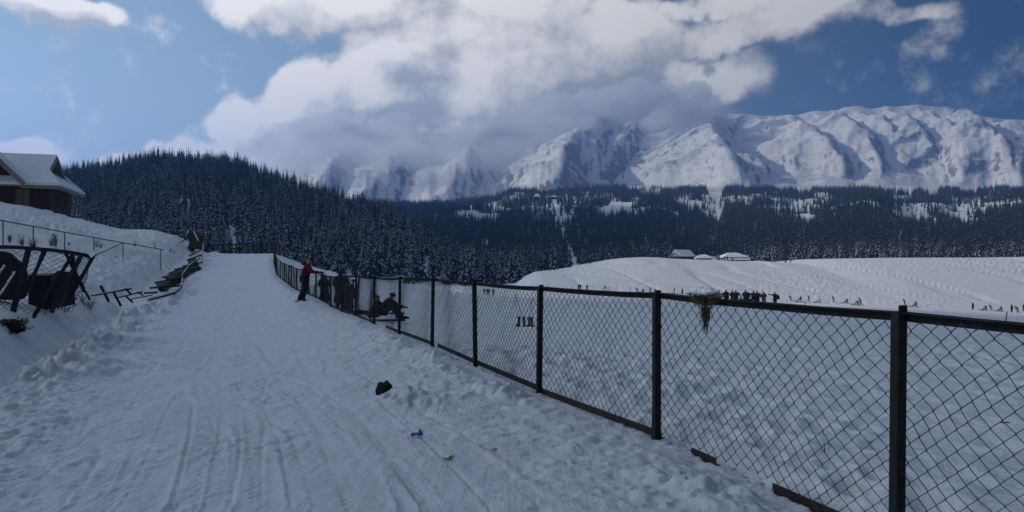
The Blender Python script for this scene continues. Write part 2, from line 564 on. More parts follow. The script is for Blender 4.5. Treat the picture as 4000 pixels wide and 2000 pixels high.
def empty(name, loc, rz=0, **kw):
    o = bpy.data.objects.new(name, None)
    C.objects.link(o)
    o.location = loc
    o.rotation_euler = (0, 0, rz)
    o.empty_display_size = .2
    tag(o, **kw)
    return o


def link_mesh(name, me, parent=None, loc=None):
    o = bpy.data.objects.new(name, me)
    C.objects.link(o)
    if parent is not None: o.parent = parent
    if loc is not None: o.location = loc
    return o


class MB:
    """collects simple solids, builds one mesh object"""
    def __init__(self):
        self.v = []; self.f = []; self.mi = []

    def add(self, vs_, fs_, mi=0):
        b = len(self.v)
        self.v += [tuple(p) for p in vs_]
        self.f += [tuple(i + b for i in f) for f in fs_]
        self.mi += [mi] * len(fs_)

    def hexa(self, c8, mi=0):
        self.add(c8, [(0, 3, 2, 1), (4, 5, 6, 7), (0, 1, 5, 4), (1, 2, 6, 5), (2, 3, 7, 6), (3, 0, 4, 7)], mi)

    def box(self, c, s, mi=0, rot=None):
        pts = []
        for z in (-.5, .5):
            for x, y in ((-.5, -.5), (.5, -.5), (.5, .5), (-.5, .5)):
                p = Vector((x * s[0], y * s[1], z * s[2]))
                if rot is not None: p = rot @ p
                pts.append(p + Vector(c))
        self.hexa(pts, mi)

    def bar(self, a, b, w, h, up=Vector((0, 0, 1)), mi=0):
        """box beam from a to b, w wide across, h high"""
        a, b = Vector(a), Vector(b)
        d = (b - a).normalized()
        sd = d.cross(up)
        if sd.length < 1e-4: sd = d.cross(Vector((0, 1, 0)))
        sd.normalize()
        u = sd.cross(d).normalized()
        pts = []
        for q in (a, b):
            for i, j in ((-1, -1), (1, -1), (1, 1), (-1, 1)):
                pts.append(q + sd * (i * w / 2) + u * (j * h / 2))
        self.hexa(pts, mi)

    def tube(self, pts, r, n=6, mi=0, cap=True):
        pts = [Vector(p) for p in pts]
        rs = r if isinstance(r, (list, tuple)) else [r] * len(pts)
        rings = []
        ref = None
        for i, p in enumerate(pts):
            a = pts[max(i - 1, 0)]; b = pts[min(i + 1, len(pts) - 1)]
            d = (b - a)
            if d.length < 1e-9: d = Vector((0, 0, 1))
            d.normalize()
            if ref is None:
                ref = d.orthogonal().normalized()
            ref = (ref - d * ref.dot(d))
            if ref.length < 1e-6: ref = d.orthogonal()
            ref.normalize()
            o = d.cross(ref)
            rings.append([p + (ref * math.cos(2 * math.pi * k / n) + o * math.sin(2 * math.pi * k / n)) * rs[i] for k in range(n)])
        vs_ = [q for rg in rings for q in rg]
        fs_ = []
        for i in range(len(rings) - 1):
            for k in range(n):
                k2 = (k + 1) % n
                fs_.append((i * n + k, i * n + k2, (i + 1) * n + k2, (i + 1) * n + k))
        if cap:
            fs_.append(tuple(range(n))[::-1])
            fs_.append(tuple((len(rings) - 1) * n + k for k in range(n)))
        self.add(vs_, fs_, mi)

    def mesh(self, name, mats, smooth=False):
        me = bpy.data.meshes.new(name)
        me.from_pydata(self.v, [], self.f)
        for m in (mats if isinstance(mats, (list, tuple)) else [mats]):
            me.materials.append(m)
        me.polygons.foreach_set('material_index', self.mi)
        if smooth: me.polygons.foreach_set('use_smooth', [True] * len(self.f))
        me.update()
        return me

    def build(self, name, mats, parent=None, smooth=False, loc=None):
        return link_mesh(name, self.mesh(name, mats, smooth), parent, loc)


def np_mesh(name, verts, quads, mat, smooth=True):
    me = bpy.data.meshes.new(name)
    nv, nf = len(verts), len(quads)
    k = quads.shape[1]
    me.vertices.add(nv)
    me.vertices.foreach_set('co', verts.astype(np.float32).ravel())
    me.loops.add(nf * k)
    me.loops.foreach_set('vertex_index', quads.astype(np.int32).ravel())
    me.polygons.add(nf)
    me.polygons.foreach_set('loop_start', np.arange(0, nf * k, k, dtype=np.int32))
    me.polygons.foreach_set('loop_total', np.full(nf, k, dtype=np.int32))
    if smooth: me.polygons.foreach_set('use_smooth', np.ones(nf, dtype=bool))
    me.materials.append(mat)
    me.update(calc_edges=True)
    return me


# ------------------------------------------------------------------ materials
MATS = {}


def plain(name, col, rough=.7, metal=0.0, var=.25, scale=12.0, bump=.0, col2=None, spec=.35, bscale=None):
    if name in MATS: return MATS[name]
    m = bpy.data.materials.new(name)
    m.use_nodes = True
    nt = NT(m.node_tree)
    b = m.node_tree.nodes['Principled BSDF']
    tc = nt.n('ShaderNodeTexCoord')
    n = nt.noise(tc.outputs['Object'], scale, 5, .6)
    c2 = col2 or tuple(c * (1 - var) for c in col)
    c1 = tuple(min(c * (1 + var), 1) for c in col)
    c = nt.mix(nt.ramp(n, .35, .65), c1 + (1,), c2 + (1,))
    nt.link(c, b.inputs['Base Color'])
    b.inputs['Roughness'].default_value = rough
    b.inputs['Metallic'].default_value = metal
    b.inputs['Specular IOR Level'].default_value = spec
    if bump:
        bp = nt.n('ShaderNodeBump')
        bp.inputs['Strength'].default_value = bump
        bp.inputs['Distance'].default_value = .01
        nt.link(nt.noise(tc.outputs['Object'], bscale or scale * 4, 4, .6), bp.inputs['Height'])
        nt.link(bp.outputs[0], b.inputs['Normal'])
    MATS[name] = m
    return m


def snow_material(name, fine=1.0, dist=.03, tint=(.80, .835, .90), grain=True, dirt=0.0, rough=.62, streaks=False):
    m = bpy.data.materials.new(name)
    m.use_nodes = True
    nt = NT(m.node_tree)
    b = m.node_tree.nodes['Principled BSDF']
    tc = nt.n('ShaderNodeTexCoord')
    p = tc.outputs['Object']
    n1 = nt.noise(p, 1.3, 4, .6)
    c = nt.mix(nt.ramp(n1, .35, .7), tuple(t * .90 for t in tint) + (1,), tint + (1,))
    if dirt:
        sp = nt.ramp(nt.noise(p, 34, 3, .6), .70, .76)
        sp = nt.m('MULTIPLY', sp, nt.ramp(nt.noise(p, .8, 3, .5), .45, .65))
        c = nt.mix(nt.m('MULTIPLY', sp, dirt), c, (.16, .13, .10, 1))
    nt.link(c, b.inputs['Base Color'])
    b.inputs['Roughness'].default_value = rough
    b.inputs['Specular IOR Level'].default_value = .5
    h = nt.m('ADD', nt.m('MULTIPLY', nt.noise(p, 7 * fine, 5, .62), .7), nt.m('MULTIPLY', nt.noise(p, 38 * fine, 4, .6), .22))
    if streaks:
        mp = nt.n('ShaderNodeMapping')
        mp.inputs['Rotation'].default_value = (0, 0, R(17))
        mp.inputs['Scale'].default_value = (9, .7, 1)
        nt.link(nt.v('ADD', p, nt.v('SCALE', nt.noise(p, .5, 3, .5, True), .12)), mp.inputs['Vector'])
        sn = nt.noise(mp.outputs[0], 1.6, 6, .62)
        ice = nt.ramp(sn, .56, .74)
        keep = nt.ramp(nt.noise(p, .45, 2, .5), .35, .6)
        c = nt.mix(nt.m('MULTIPLY', nt.m('MULTIPLY', ice, keep), .5), c, (.52, .55, .62, 1))
        nt.link(c, b.inputs['Base Color'])
        rg = nt.m('SUBTRACT', rough, nt.m('MULTIPLY', ice, .22))
        nt.link(rg, b.inputs['Roughness'])
        h = nt.m('ADD', nt.m('MULTIPLY', h, .75), nt.m('MULTIPLY', sn, .30))
    bp = nt.n('ShaderNodeBump')
    bp.inputs['Strength'].default_value = .75
    bp.inputs['Distance'].default_value = dist
    nt.link(h, bp.inputs['Height'])
    nt.link(bp.outputs[0], b.inputs['Normal'])
    return m


SNOW = snow_material('snow', 1.0, .08, tint=(.78, .80, .85), dirt=.25)
SNOW_PATH = snow_material('packed_snow', 1.2, .065, tint=(.64, .67, .74), dirt=.5, rough=.38, streaks=True)
SNOW_PLAIN = plain('settled_snow', (.80, .83, .88), .6, var=.04, scale=4, bump=.6)
PAINT = plain('dark_green_paint', (.010, .016, .016), .7, var=.35, scale=9, bump=.35, col2=(.015, .012, .010), spec=.2)
RUST = plain('rusty_iron', (.030, .020, .015), .8, var=.4, scale=14, bump=.5)
WIRE = plain('wire', (.016, .022, .028), .5, metal=.3, var=.3)
DARKWOOD = plain('weathered_wood', (.055, .045, .038), .85, var=.4, scale=9, bump=.6)
DRY = plain('dry_grass', (.095, .068, .042), .9, var=.4, scale=30)
BLACKCLOTH = plain('black_cloth', (.016, .016, .018), .9, var=.3, bump=.3)


def mountain_material():
    m = bpy.data.materials.new('mountain_snow')
    m.use_nodes = True
    nt = NT(m.node_tree)
    b = m.node_tree.nodes['Principled BSDF']
    tc = nt.n('ShaderNodeTexCoord')
    g = nt.n('ShaderNodeNewGeometry')
    s = nt.n('ShaderNodeSeparateXYZ')
    nt.link(g.outputs['Normal'], s.inputs[0])
    p = nt.v('MULTIPLY', tc.outputs['Object'], (.01, .01, .01))
    n = nt.m('ADD', nt.m('MULTIPLY', nt.noise(p, 2.2, 7, .7), .55), nt.m('MULTIPLY', nt.noise(p, 7.5, 6, .7), .45))
    n2 = nt.noise(p, .5, 4, .6)
    steep = nt.ramp(s.outputs[2], .86, .62)
    rock = nt.ramp(nt.m('ADD', nt.m('ADD', n, nt.m('MULTIPLY', steep, .16)), nt.m('MULTIPLY', nt.m('SUBTRACT', n2, .5), .35)), .555, .65)
    c = nt.mix(nt.m('MULTIPLY', rock, .8), (.74, .74, .75, 1), (.09, .082, .08, 1))
    nt.link(c, b.inputs['Base Color'])
    b.inputs['Roughness'].default_value = .8
    b.inputs['Specular IOR Level'].default_value = .1
    bp = nt.n('ShaderNodeBump')
    bp.inputs['Strength'].default_value = .9
    bp.inputs['Distance'].default_value = 12
    nt.link(nt.noise(p, 2.6, 8, .66), bp.inputs['Height'])
    nt.link(bp.outputs[0], b.inputs['Normal'])
    return m


MOUNTAIN = mountain_material()
FARSNOW = plain('hill_snow', (.72, .75, .80), .8, var=.08, scale=.05)


# ------------------------------------------------------------------ ground meshes
def build_ground():
    nu = 980
    ys = [2.6]
    while ys[-1] < 345:
        y = ys[-1]
        step = max(y * y / (741 * 1.7) * .8, .012)
        step = min(step, y * .0105, 1.6 if y < 310 else 3.0)
        ys.append(y + step)
    ys = np.array(ys)
    us = np.linspace(-.86, .86, nu)
    U, Y = np.meshgrid(us, ys)
    X = U * (Y + 5)
    Z = ground(X, Y, True)
    V = np.stack([X, Y, Z], -1).reshape(-1, 3)
    nr = len(ys)
    print('ground rows', nr, 'cols', nu)
    i = np.arange(nr - 1)[:, None] * nu + np.arange(nu - 1)[None, :]
    q = np.stack([i, i + 1, i + 1 + nu, i + nu], -1).reshape(-1, 4)
    cx = V[q, 0].mean(1); cyy = V[q, 1].mean(1)
    reg = np.where(cx > xR(cyy), 1, np.where(cx < xL(cyy), 2, 0))
    reg = np.where((reg == 0) & (cyy > 84), 1, reg)
    for k, (name, mat) in enumerate((('snow_path', SNOW_PATH), ('snow_meadow', SNOW), ('snow_hillside', SNOW))):
        qq = q[reg == k]
        used, inv = np.unique(qq, return_inverse=True)
        me = np_mesh(name, V[used], inv.reshape(-1, 4), mat)
        o = link_mesh(name, me)
        tag(o, kind='structure', label={0: 'wide trodden snow path climbing to a crest between the fences',
                                        1: 'snow meadow and mound beyond the long mesh fence',
                                        2: 'rising snow hillside left of the path'}[k])
    # behind and beside the camera
    xs = np.linspace(-160, 160, 70); yy = np.concatenate([np.linspace(-160, -12, 24), np.linspace(-8, 2.6, 8)])
    Xb, Yb = np.meshgrid(xs, yy)
    Zb = ground(Xb, Yb, False)
    Vb = np.stack([Xb, Yb, Zb - .0], -1).reshape(-1, 3)
    i = np.arange(len(yy) - 1)[:, None] * len(xs) + np.arange(len(xs) - 1)[None, :]
    qb = np.stack([i, i + 1, i + 1 + len(xs), i + len(xs)], -1).reshape(-1, 4)
    tag(link_mesh('snow_field', np_mesh('snow_field', Vb, qb, SNOW)), kind='structure', label='snow behind the viewpoint')
    # far land
    ds = [338.0]
    while ds[-1] < 7600:
        d = ds[-1]
        ds.append(d + min(max(d * .0085, 3.0), 26 if d < 6100 else 120))
    ds = np.array(ds)
    nu = 900
    us = np.linspace(-.95, .95, nu)
    U, Y = np.meshgrid(us, ds)
    X = U * Y
    Z = ground(X, Y, False)
    V = np.stack([X, Y, Z], -1).reshape(-1, 3)
    nr = len(ds)
    print('far rows', nr)
    i = np.arange(nr - 1)[:, None] * nu + np.arange(nu - 1)[None, :]
    q = np.stack([i, i + 1, i + 1 + nu, i + nu], -1).reshape(-1, 4)
    cyy = V[q, 1].mean(1)
    for name, sel, mat in (('hills', cyy < 1700, FARSNOW), ('mountain_range', cyy >= 1700, MOUNTAIN)):
        qq = q[sel]
        used, inv = np.unique(qq, return_inverse=True)
        o = link_mesh(name, np_mesh(name, V[used], inv.reshape(-1, 4), mat))
        tag(o, kind='structure', label='snow covered ' + name.replace('_', ' '))


build_ground()


# ------------------------------------------------------------------ conifers
NEEDLES = plain('conifer_needles', (.014, .022, .024), .8, var=.35, scale=3)
BARK = plain('bark', (.032, .026, .022), .9, var=.3, scale=6)
BOUGH_SNOW = plain('bough_snow', (.46, .50, .57), .7, var=.05, scale=3)


def conifer(name, seed, spread=.17, tiers=15, snow=.55, slim=1.0, top_round=0.0):
    """tree one unit high: crown mesh and trunk mesh"""
    rnd = random.Random(seed)
    cr = MB()
    for k in range(tiers):
        t = k / (tiers - 1)
        z = .10 + .86 * t ** .95
        rad = spread * slim * ((1 - t) ** (.75 + .0 * top_round) * .92 + .07) * rnd.uniform(.78, 1.12)
        nb = max(4, int(8 - 4 * t))
        a0 = rnd.uniform(0, 6.28)
        for j in range(nb):
            if rnd.random() < .10: continue
            a = a0 + 6.283 * j / nb + rnd.uniform(-.3, .3)
            rr = rad * rnd.uniform(.65, 1.18)
            dz = rr * rnd.uniform(.25, .6)
            zz = z + rnd.uniform(-.018, .018)
            wd = rr * rnd.uniform(.34, .52)
            ca, sa = math.cos(a), math.sin(a)

            def q(r_, s_, h_):
                return (ca * r_ - sa * s_, sa * r_ + ca * s_, h_)
            p0 = q(.004, 0, zz + .012)
            p1 = q(rr * .5, wd * .5, zz - dz * .45); p2 = q(rr * .5, -wd * .5, zz - dz * .45)
            pm = q(rr * .55, 0, zz - dz * .12)
            p3 = q(rr * .92, wd * .28, zz - dz * .95); p4 = q(rr * .92, -wd * .28, zz - dz * .95)
            p5 = q(rr * 1.05, 0, zz - dz * .85)
            pd = q(rr * .45, 0, zz - dz * .95 - .012)
            cr.add([p0, p1, p2, pm, p3, p4, p5, pd],
                   [(0, 3, 1), (0, 2, 3), (1, 3, 6, 4), (2, 5, 6, 3), (0, 1, 7), (0, 7, 2), (1, 4, 7), (2, 7, 5), (4, 6, 7), (5, 7, 6)], 0)
            if rnd.random() < snow:
                e = .010
                k0 = rnd.uniform(.2, .45)
                k1 = rnd.uniform(.98, 1.12)
                dw = rnd.uniform(.7, 1.0)
                cr.add([q(rr * k0, 0, zz - dz * .2 * k0 + e), q(rr * .72, wd * .46 * dw, zz - dz * .62 + e * .6),
                        q(rr * .72, -wd * .46 * dw, zz - dz * .62 + e * .6), q(rr * .66, 0, zz - dz * .25 + e * 1.7),
                        q(rr * k1, wd * .22, zz - dz * .95 + e * .6), q(rr * k1, -wd * .22, zz - dz * .95 + e * .6), q(rr * (k1 + .03), 0, zz - dz * 1.12 - .006)],
                       [(0, 3, 1), (0, 2, 3), (1, 3, 4), (2, 5, 3), (3, 5, 4), (4, 5, 6)], 1)
    cr.tube([(0, 0, .93), (0, 0, 1.0)], [.012, .002], 4)
    tr = MB()
    tr.tube([(0, 0, -.03), (0, 0, .12), (0, 0, .6), (0, 0, .97)], [.020, .015, .008, .002], 5)
    return cr.mesh(name + '_crown', [NEEDLES, BOUGH_SNOW]), tr.mesh(name + '_trunk', [BARK])


TREES = [conifer('snowy_conifer', 3, .20, 14, .62), conifer('snowy_conifer', 8, .17, 16, .55), conifer('snowy_conifer', 21, .24, 12, .7),
         conifer('snowy_conifer', 34, .15, 15, .5), conifer('dark_conifer', 5, .13, 13, .05), conifer('dark_conifer', 9, .11, 14, .03),
         conifer('dark_conifer', 15, .16, 12, .08)]

GULLY = [(2165, 780, 10), (2180, 850, 8), (2195, 900, 5), (2203, 925, 14), (2212, 948, 4), (2218, 965, 14), (2230, 1000, 13), (2245, 1040, 16)]
_treeline_p = np.array([1500, 1650, 1750, 1900, 2000, 2080, 2120, 2150, 2200, 2300, 2380, 2450, 2600, 2700, 2740, 2770, 2800, 2840, 2870, 3000, 3100, 3160, 3200, 3250, 3300, 3390, 3450, 3480, 3500, 3560, 3700, 3850, 3890, 3930, 4000, 4300.])
_treeline = np.array([830, 815, 815, 815, 815, 840, 860, 850, 815, 800, 775, 765, 760, 765, 775, 830, 850, 800, 775, 785, 805, 815, 780, 755, 748, 745, 750, 770, 815, 808, 815, 800, 755, 745, 745, 745.])


def scatter_trees():
    rng = np.random.default_rng(11)
    out = []
    # wooded hill on the left (variants 0..3), its front trees large and snowy
    n = 8200
    u = rng.uniform(-.92, .06, n * 3)
    d = np.sqrt(rng.uniform(352 ** 2, 1120 ** 2, n * 3))
    px = 2000 + F * u
    hd = np.interp(px, _hp, _hd)
    x = u * d
    ok = (d < hd * 1.05) & (px < 2090)
    base_clear = fbm(x / 22, d / 22, 3, 7) > -.16
    ok &= base_clear
    u, d, x, px = u[ok][:n], d[ok][:n], x[ok][:n], px[ok][:n]
    z = ground(x, d)
    h = (9 + 14 * rng.beta(2.2, 2.0, len(d))) * (1 + .15 * fbm(x / 60, d / 60, 2, 3))
    v = rng.choice([0, 1, 2, 3], len(d), p=[.3, .3, .2, .2])
    hillc = ((d - 352) / 650)
    dk = rng.uniform(0, 1, len(d)) < np.clip(hillc * 1.5 - .05 + .5 * fbm(x / 50, d / 50, 2, 77), 0, .85)
    v = np.where(dk, rng.choice([4, 6], len(d)), v)
    out.append(np.stack([x, d, z, h, v], -1))
    # belt
    n = 92000
    u = rng.uniform(-.36, .80, n)
    d = np.sqrt(rng.uniform(430 ** 2, 2750 ** 2, n))
    px = 2000 + F * u
    x = u * d
    z = ground(x, d)
    row = HY - (z - EYE) / d * F
    hillrow = np.interp(px, _hp, _ht)
    vis = ~((px < 2000) & (row > hillrow + 60))
    tl = np.interp(px, _treeline_p, _treeline) + fbm(px / 40, px * 0 + 1, 4, 17) * 78 + np.where(px > 2000, 6, 0)
    tl = tl + 10 * (px > 2100)
    dense = row > tl
    left_b = px < 2450
    spars = (row > tl - np.where(left_b, 130, 75)) & (rng.uniform(0, 1, n) < .05 + np.where(left_b, .14, 0) + .6 * (fbm(x / 60, d / 90, 2, 23) > .13))
    edge_n = fbm(x / 45, d / 80, 3, 29)
    ok = (dense & (rng.uniform(0, 1, n) < .95) & ((edge_n > .03) | (row > tl + 60))) | (~dense & spars)
    gully = np.zeros(n, bool)
    gp = np.array(GULLY)
    gx = np.interp(row, gp[:, 1], gp[:, 0]); gw = np.interp(row, gp[:, 1], gp[:, 2])
    gully = (np.abs(px - gx) < gw) & (row > 770)
    patch = fbm(px / 14, row / 60, 2, 91) > .30
    ok &= vis & ~gully & ~((row > 900) & (px < 2700) & patch)
    # keep the ground round the buildings clear
    ok &= ~((np.abs(px - 2820) < 110) & (row > 1006)) & ~((np.abs(px - 2680) < 50) & (row > 1008))
    x, d, z, px, row, dense = x[ok], d[ok], z[ok], px[ok], row[ok], dense[ok]
    m = len(d)
    h = (9 + 19 * rng.beta(2, 2.2, m)) * np.where(d < 800, .9, 1.0)
    near = np.clip((760 - d) / 330, 0, 1)
    v = np.where(rng.uniform(0, 1, m) < .02 + .6 * near, rng.choice([0, 1, 3], m), rng.choice([4, 5, 6], m))
    out.append(np.stack([x, d, z, h, v], -1))
    T = np.concatenate(out)
    return T


def build_trees():
    T = scatter_trees()
    px = 2000 + F * T[:, 0] / T[:, 1]
    inside = (px > -30) & (px < 4030)
    size = T[:, 3] / T[:, 1] * inside
    # trees hidden behind the near hillside or the mound do not count as large
    row_top = HY - (T[:, 2] + T[:, 3] - EYE) / T[:, 1] * F
    hide = np.interp(px, [0, 300, 500, 700, 800, 1080, 1200, 1400, 2000, 2200, 2480, 4000], [850, 855, 880, 930, 985, 1000, 1030, 1060, 1100, 1052, 1006, 1006])
    size = size * (row_top < hide - 25)
    order = np.argsort(-size)
    near, rest = order[:300], order[300:]
    rnd = random.Random(4)
    kinds = ['tall snow laden fir', 'slender snow laden fir', 'broad snow laden fir', 'narrow snow dusted fir', 'dark slim fir', 'dark spiky fir', 'dark bushy fir']
    print('px', np.histogram(px[near], 12), 'd', np.histogram(T[near,1], 8))
    marks = [(600, 'left of the wooden wreck'), (730, 'above the collapsed railing'), (830, 'above the crest fence left'), (930, 'above the crest fence middle'),
             (1010, 'above the crest fence right'), (1075, 'above the fence corner'), (1120, 'right of the fence corner'), (1160, 'left of the red man'), (1200, 'right behind the red man'),
             (1240, 'right of the red man'), (1280, 'above the cloaked figure'), (1320, 'left of the tall man'), (1360, 'right of the tall man'), (1400, 'above the slim capped figure'),
             (1445, 'left of the sledge resters'), (1490, 'above the sledge resters'), (1540, 'right of the sledge resters'), (1590, 'by the pale forest cabin'), (1640, 'by the glinting forest cabin'),
             (1690, 'right of the forest cabins'), (1740, 'left of the eighth post'), (1790, 'two panels left of the boots'), (1840, 'left of the boots'), (1890, 'over the tiny people'),
             (1940, 'left of the ochre hut'), (1990, 'above the ochre hut'), (2040, 'right of the ochre hut'), (2100, 'at the left tip of the mound'), (2160, 'behind the mound shoulder'),
             (2220, 'below the white gully'), (2300, 'right of the white gully'), (2420, 'behind the trio on the crest'), (2560, 'behind the highest crest group'), (2700, 'by the timber house'), (2900, 'by the lodge'), (3200, 'right of the lodge'), (3600, 'behind the right crest'), (4100, 'behind the far right crest')]
    seen = {}
    groups = {}
    for i in near:
        m = min(marks, key=lambda q: abs(q[0] - px[i]))[1]
        groups.setdefault(m, []).append(i)
    final = {}
    for m, idx in groups.items():
        idx.sort(key=lambda i: T[i, 1])
        n = len(idx)
        hs = sorted(T[i, 3] for i in idx)
        for r_, i in enumerate(idx):
            row_w = 'front row' if r_ < n / 4 else ('second row' if r_ < n / 2 else ('third row' if r_ < n * .75 else 'rear row'))
            hw = 'low' if T[i, 3] < hs[n // 3] else ('tall' if T[i, 3] > hs[(2 * n) // 3] else 'middling')
            final[i] = (hw, row_w, m)
    kinds = ['snow laden fir', 'slender snowy fir', 'broad snowy fir', 'narrow snowy fir', 'dark slim fir', 'dark spiky fir', 'dark bushy fir']
    labs = {}
    for i in near:
        hw, row_w, m = final[i]
        side = ''
        lab = hw + ' ' + kinds[int(T[i, 4])] + ', ' + row_w + ' ' + m
        labs.setdefault(lab, []).append(i)
    names = {}
    for lab, idx in labs.items():
        if len(idx) > 1:
            idx.sort(key=lambda i: px[i])
            for k2, i in enumerate(idx):
                w_ = ['left ', 'right '] if len(idx) == 2 else (['left ', 'mid ', 'right '] if len(idx) == 3 else ['far left ', 'left ', 'inner left ', 'inner right ', 'right ', 'far right '])
                names[i] = (w_[k2] if k2 < len(w_) else '') + lab
        else:
            names[idx[0]] = lab
    for k, i in enumerate(near):
        x, y, z, h, v = T[i]
        v = int(v)
        o = empty('fir_tree', (x, y, z - .3), rnd.uniform(0, 6.28), label=names[i], cat='tree', group='large firs at the front of the wood')
        o.scale = (h * rnd.uniform(.92, 1.12), h * rnd.uniform(.92, 1.12), h)
        cr, tr = TREES[v]
        link_mesh('crown', cr, o)
        link_mesh('trunk', tr, o)
    # the remaining forest: one object, instances by geometry nodes
    R_ = T[rest]
    for name, sel, lab in (('forest', R_[:, 1] > 0, 'dense snow dusted conifer forest on the hill and the mountain foot'),):
        pts = R_[sel]
        me = bpy.data.meshes.new(name)
        me.vertices.add(len(pts))
        co = pts[:, :3].copy()
        co[:, 2] -= .3
        me.vertices.foreach_set('co', co.astype(np.float32).ravel())
        a = me.attributes.new('tree_height', 'FLOAT', 'POINT')
        a.data.foreach_set('value', pts[:, 3].astype(np.float32))
        a = me.attributes.new('tree_kind', 'INT', 'POINT')
        a.data.foreach_set('value', pts[:, 4].astype(np.int32))
        me.update()
        o = link_mesh(name, me)
        tag(o, label=lab, cat='forest', kind='stuff')
        srcs = []
        for cr, tr in TREES:
            jm = bmesh.new()
            jm.from_mesh(cr)
            nb = len(jm.faces)
            jm.from_mesh(tr)
            jm.faces.ensure_lookup_table()
            for f in jm.faces[nb:]: f.material_index = 2
            mm = bpy.data.meshes.new('conifer')
            jm.to_mesh(mm)
            jm.free()
            for mt in (NEEDLES, BOUGH_SNOW, BARK): mm.materials.append(mt)
            srcs.append(bpy.data.objects.new('conifer', mm))
        ng = bpy.data.node_groups.new('forest_nodes', 'GeometryNodeTree')
        ng.interface.new_socket('Geometry', in_out='INPUT', socket_type='NodeSocketGeometry')
        ng.interface.new_socket('Geometry', in_out='OUTPUT', socket_type='NodeSocketGeometry')
        nd = ng.nodes
        gi, go = nd.new('NodeGroupInput'), nd.new('NodeGroupOutput')
        ip = nd.new('GeometryNodeInstanceOnPoints')
        join = nd.new('GeometryNodeGeometryToInstance')
        for s in reversed(srcs):
            oi = nd.new('GeometryNodeObjectInfo')
            oi.inputs['Object'].default_value = s
            oi.transform_space = 'ORIGINAL'
            ng.links.new(oi.outputs['Geometry'], join.inputs[0])
        ng.links.new(gi.outputs[0], ip.inputs['Points'])
        ng.links.new(join.outputs[0], ip.inputs['Instance'])
        ip.inputs['Pick Instance'].default_value = True
        at = nd.new('GeometryNodeInputNamedAttribute')
        at.data_type = 'INT'
        at.inputs['Name'].default_value = 'tree_kind'
        ng.links.new(at.outputs[0], ip.inputs['Instance Index'])
        ah = nd.new('GeometryNodeInputNamedAttribute')
        ah.data_type = 'FLOAT'
        ah.inputs['Name'].default_value = 'tree_height'
        ng.links.new(ah.outputs[0], ip.inputs['Scale'])
        rv = nd.new('FunctionNodeRandomValue')
        rv.data_type = 'FLOAT_VECTOR'
        rv.inputs[0].default_value = (-.03, -.03, 0)
        rv.inputs[1].default_value = (.03, .03, 6.28)
        ng.links.new(rv.outputs[0], ip.inputs['Rotation'])
        ng.links.new(ip.outputs[0], go.inputs[0])
        md = o.modifiers.new('forest', 'NODES')
        md.node_group = ng
    print('trees', len(T))


build_trees()

# ------------------------------------------------------------------ long chain link fence
def fence_base(i):
    x, y = FENCE[i]
    z = float(ground(np.array([x]), np.array([y]), False)[0])
    return Vector((x, y, z))


def wire_panel(mb, fa, fb, ft0, ft1, h0, h1, cell_w, cell_h, r, seed, holes=(), wob=.006, ragged=.0, n=3):
    """chain link between two uprights: fa(t), fb as functions of (t, h) give a point"""
    rnd = random.Random(seed)
    length = (fb - fa).length
    cols = max(2, int(length / (cell_w / 2)))
    rows = max(2, int((h1 - h0) * ((ft0 - fa).length + (ft1 - fb).length) / 2 / (cell_h / 2)))
    d = (fb - fa)
    nrm = Vector((-d.y, d.x, 0)).normalized()
    ph = rnd.uniform(0, 6)

    def pt(ci, ri, side):
        a = (ci + side) / cols
        h = h0 + (h1 - h0) * ri / rows
        a2 = a + .006 * math.sin(h * 9 + a * 11 + ph) + .004 * math.sin(h * 21 + a * 31)
        hh = h + .010 * math.sin(a * 17 + ph + h * 5)
        bow = wob * (math.sin(a * 9 + ph) + .6 * math.sin(h * 6 + a * 5)) * 2
        p = fa.lerp(fb, min(max(a2, 0), 1))
        top = ft0.lerp(ft1, min(max(a2, 0), 1))
        p = p.lerp(top, hh)
        p = p + nrm * bow
        return p, a, h
    for c in range(cols):
        run = []
        for k in range(rows + 1):
            side = (k + c) % 2
            p, a, h = pt(c, k, side)
            cut = False
            for (ha, hh, ra, rh) in holes:
                if ((a - ha) / ra) ** 2 + ((h - hh) / rh) ** 2 < 1 + rnd.uniform(-.3, .3): cut = True
            if ragged and h < h0 + ragged * (.5 + .5 * math.sin(a * 13 + ph)) * rnd.random(): cut = True
            if cut:
                if len(run) > 1: mb.tube(run, r, n, cap=False)
                run = []
                if rnd.random() < .3:
                    e = p + Vector((rnd.uniform(-.05, .05), rnd.uniform(-.05, .05), rnd.uniform(-.06, .06)))
                    mb.tube([p, p.lerp(e, .5) + nrm * rnd.uniform(-.03, .03), e], r, n, cap=False)
            else:
                # twist of the wire at each crossing
                run.append(p + nrm * (.004 if side else -.004))
        if len(run) > 1: mb.tube(run, r, n, cap=False)


FH = 1.33


def angle_iron(mb, a, b, w, t, side, up=Vector((0, 0, 1))):
    """L section from a to b"""
    a, b = Vector(a), Vector(b)
    d = (b - a).normalized()
    sd = d.cross(up).normalized()
    u = sd.cross(d).normalized()
    o = u * 0
    mb.bar(a, b, t, w, up)
    mb.bar(a + sd * side * w / 2 + u * (w / 2 - t), b + sd * side * w / 2 + u * (w / 2 - t), w, t, up)


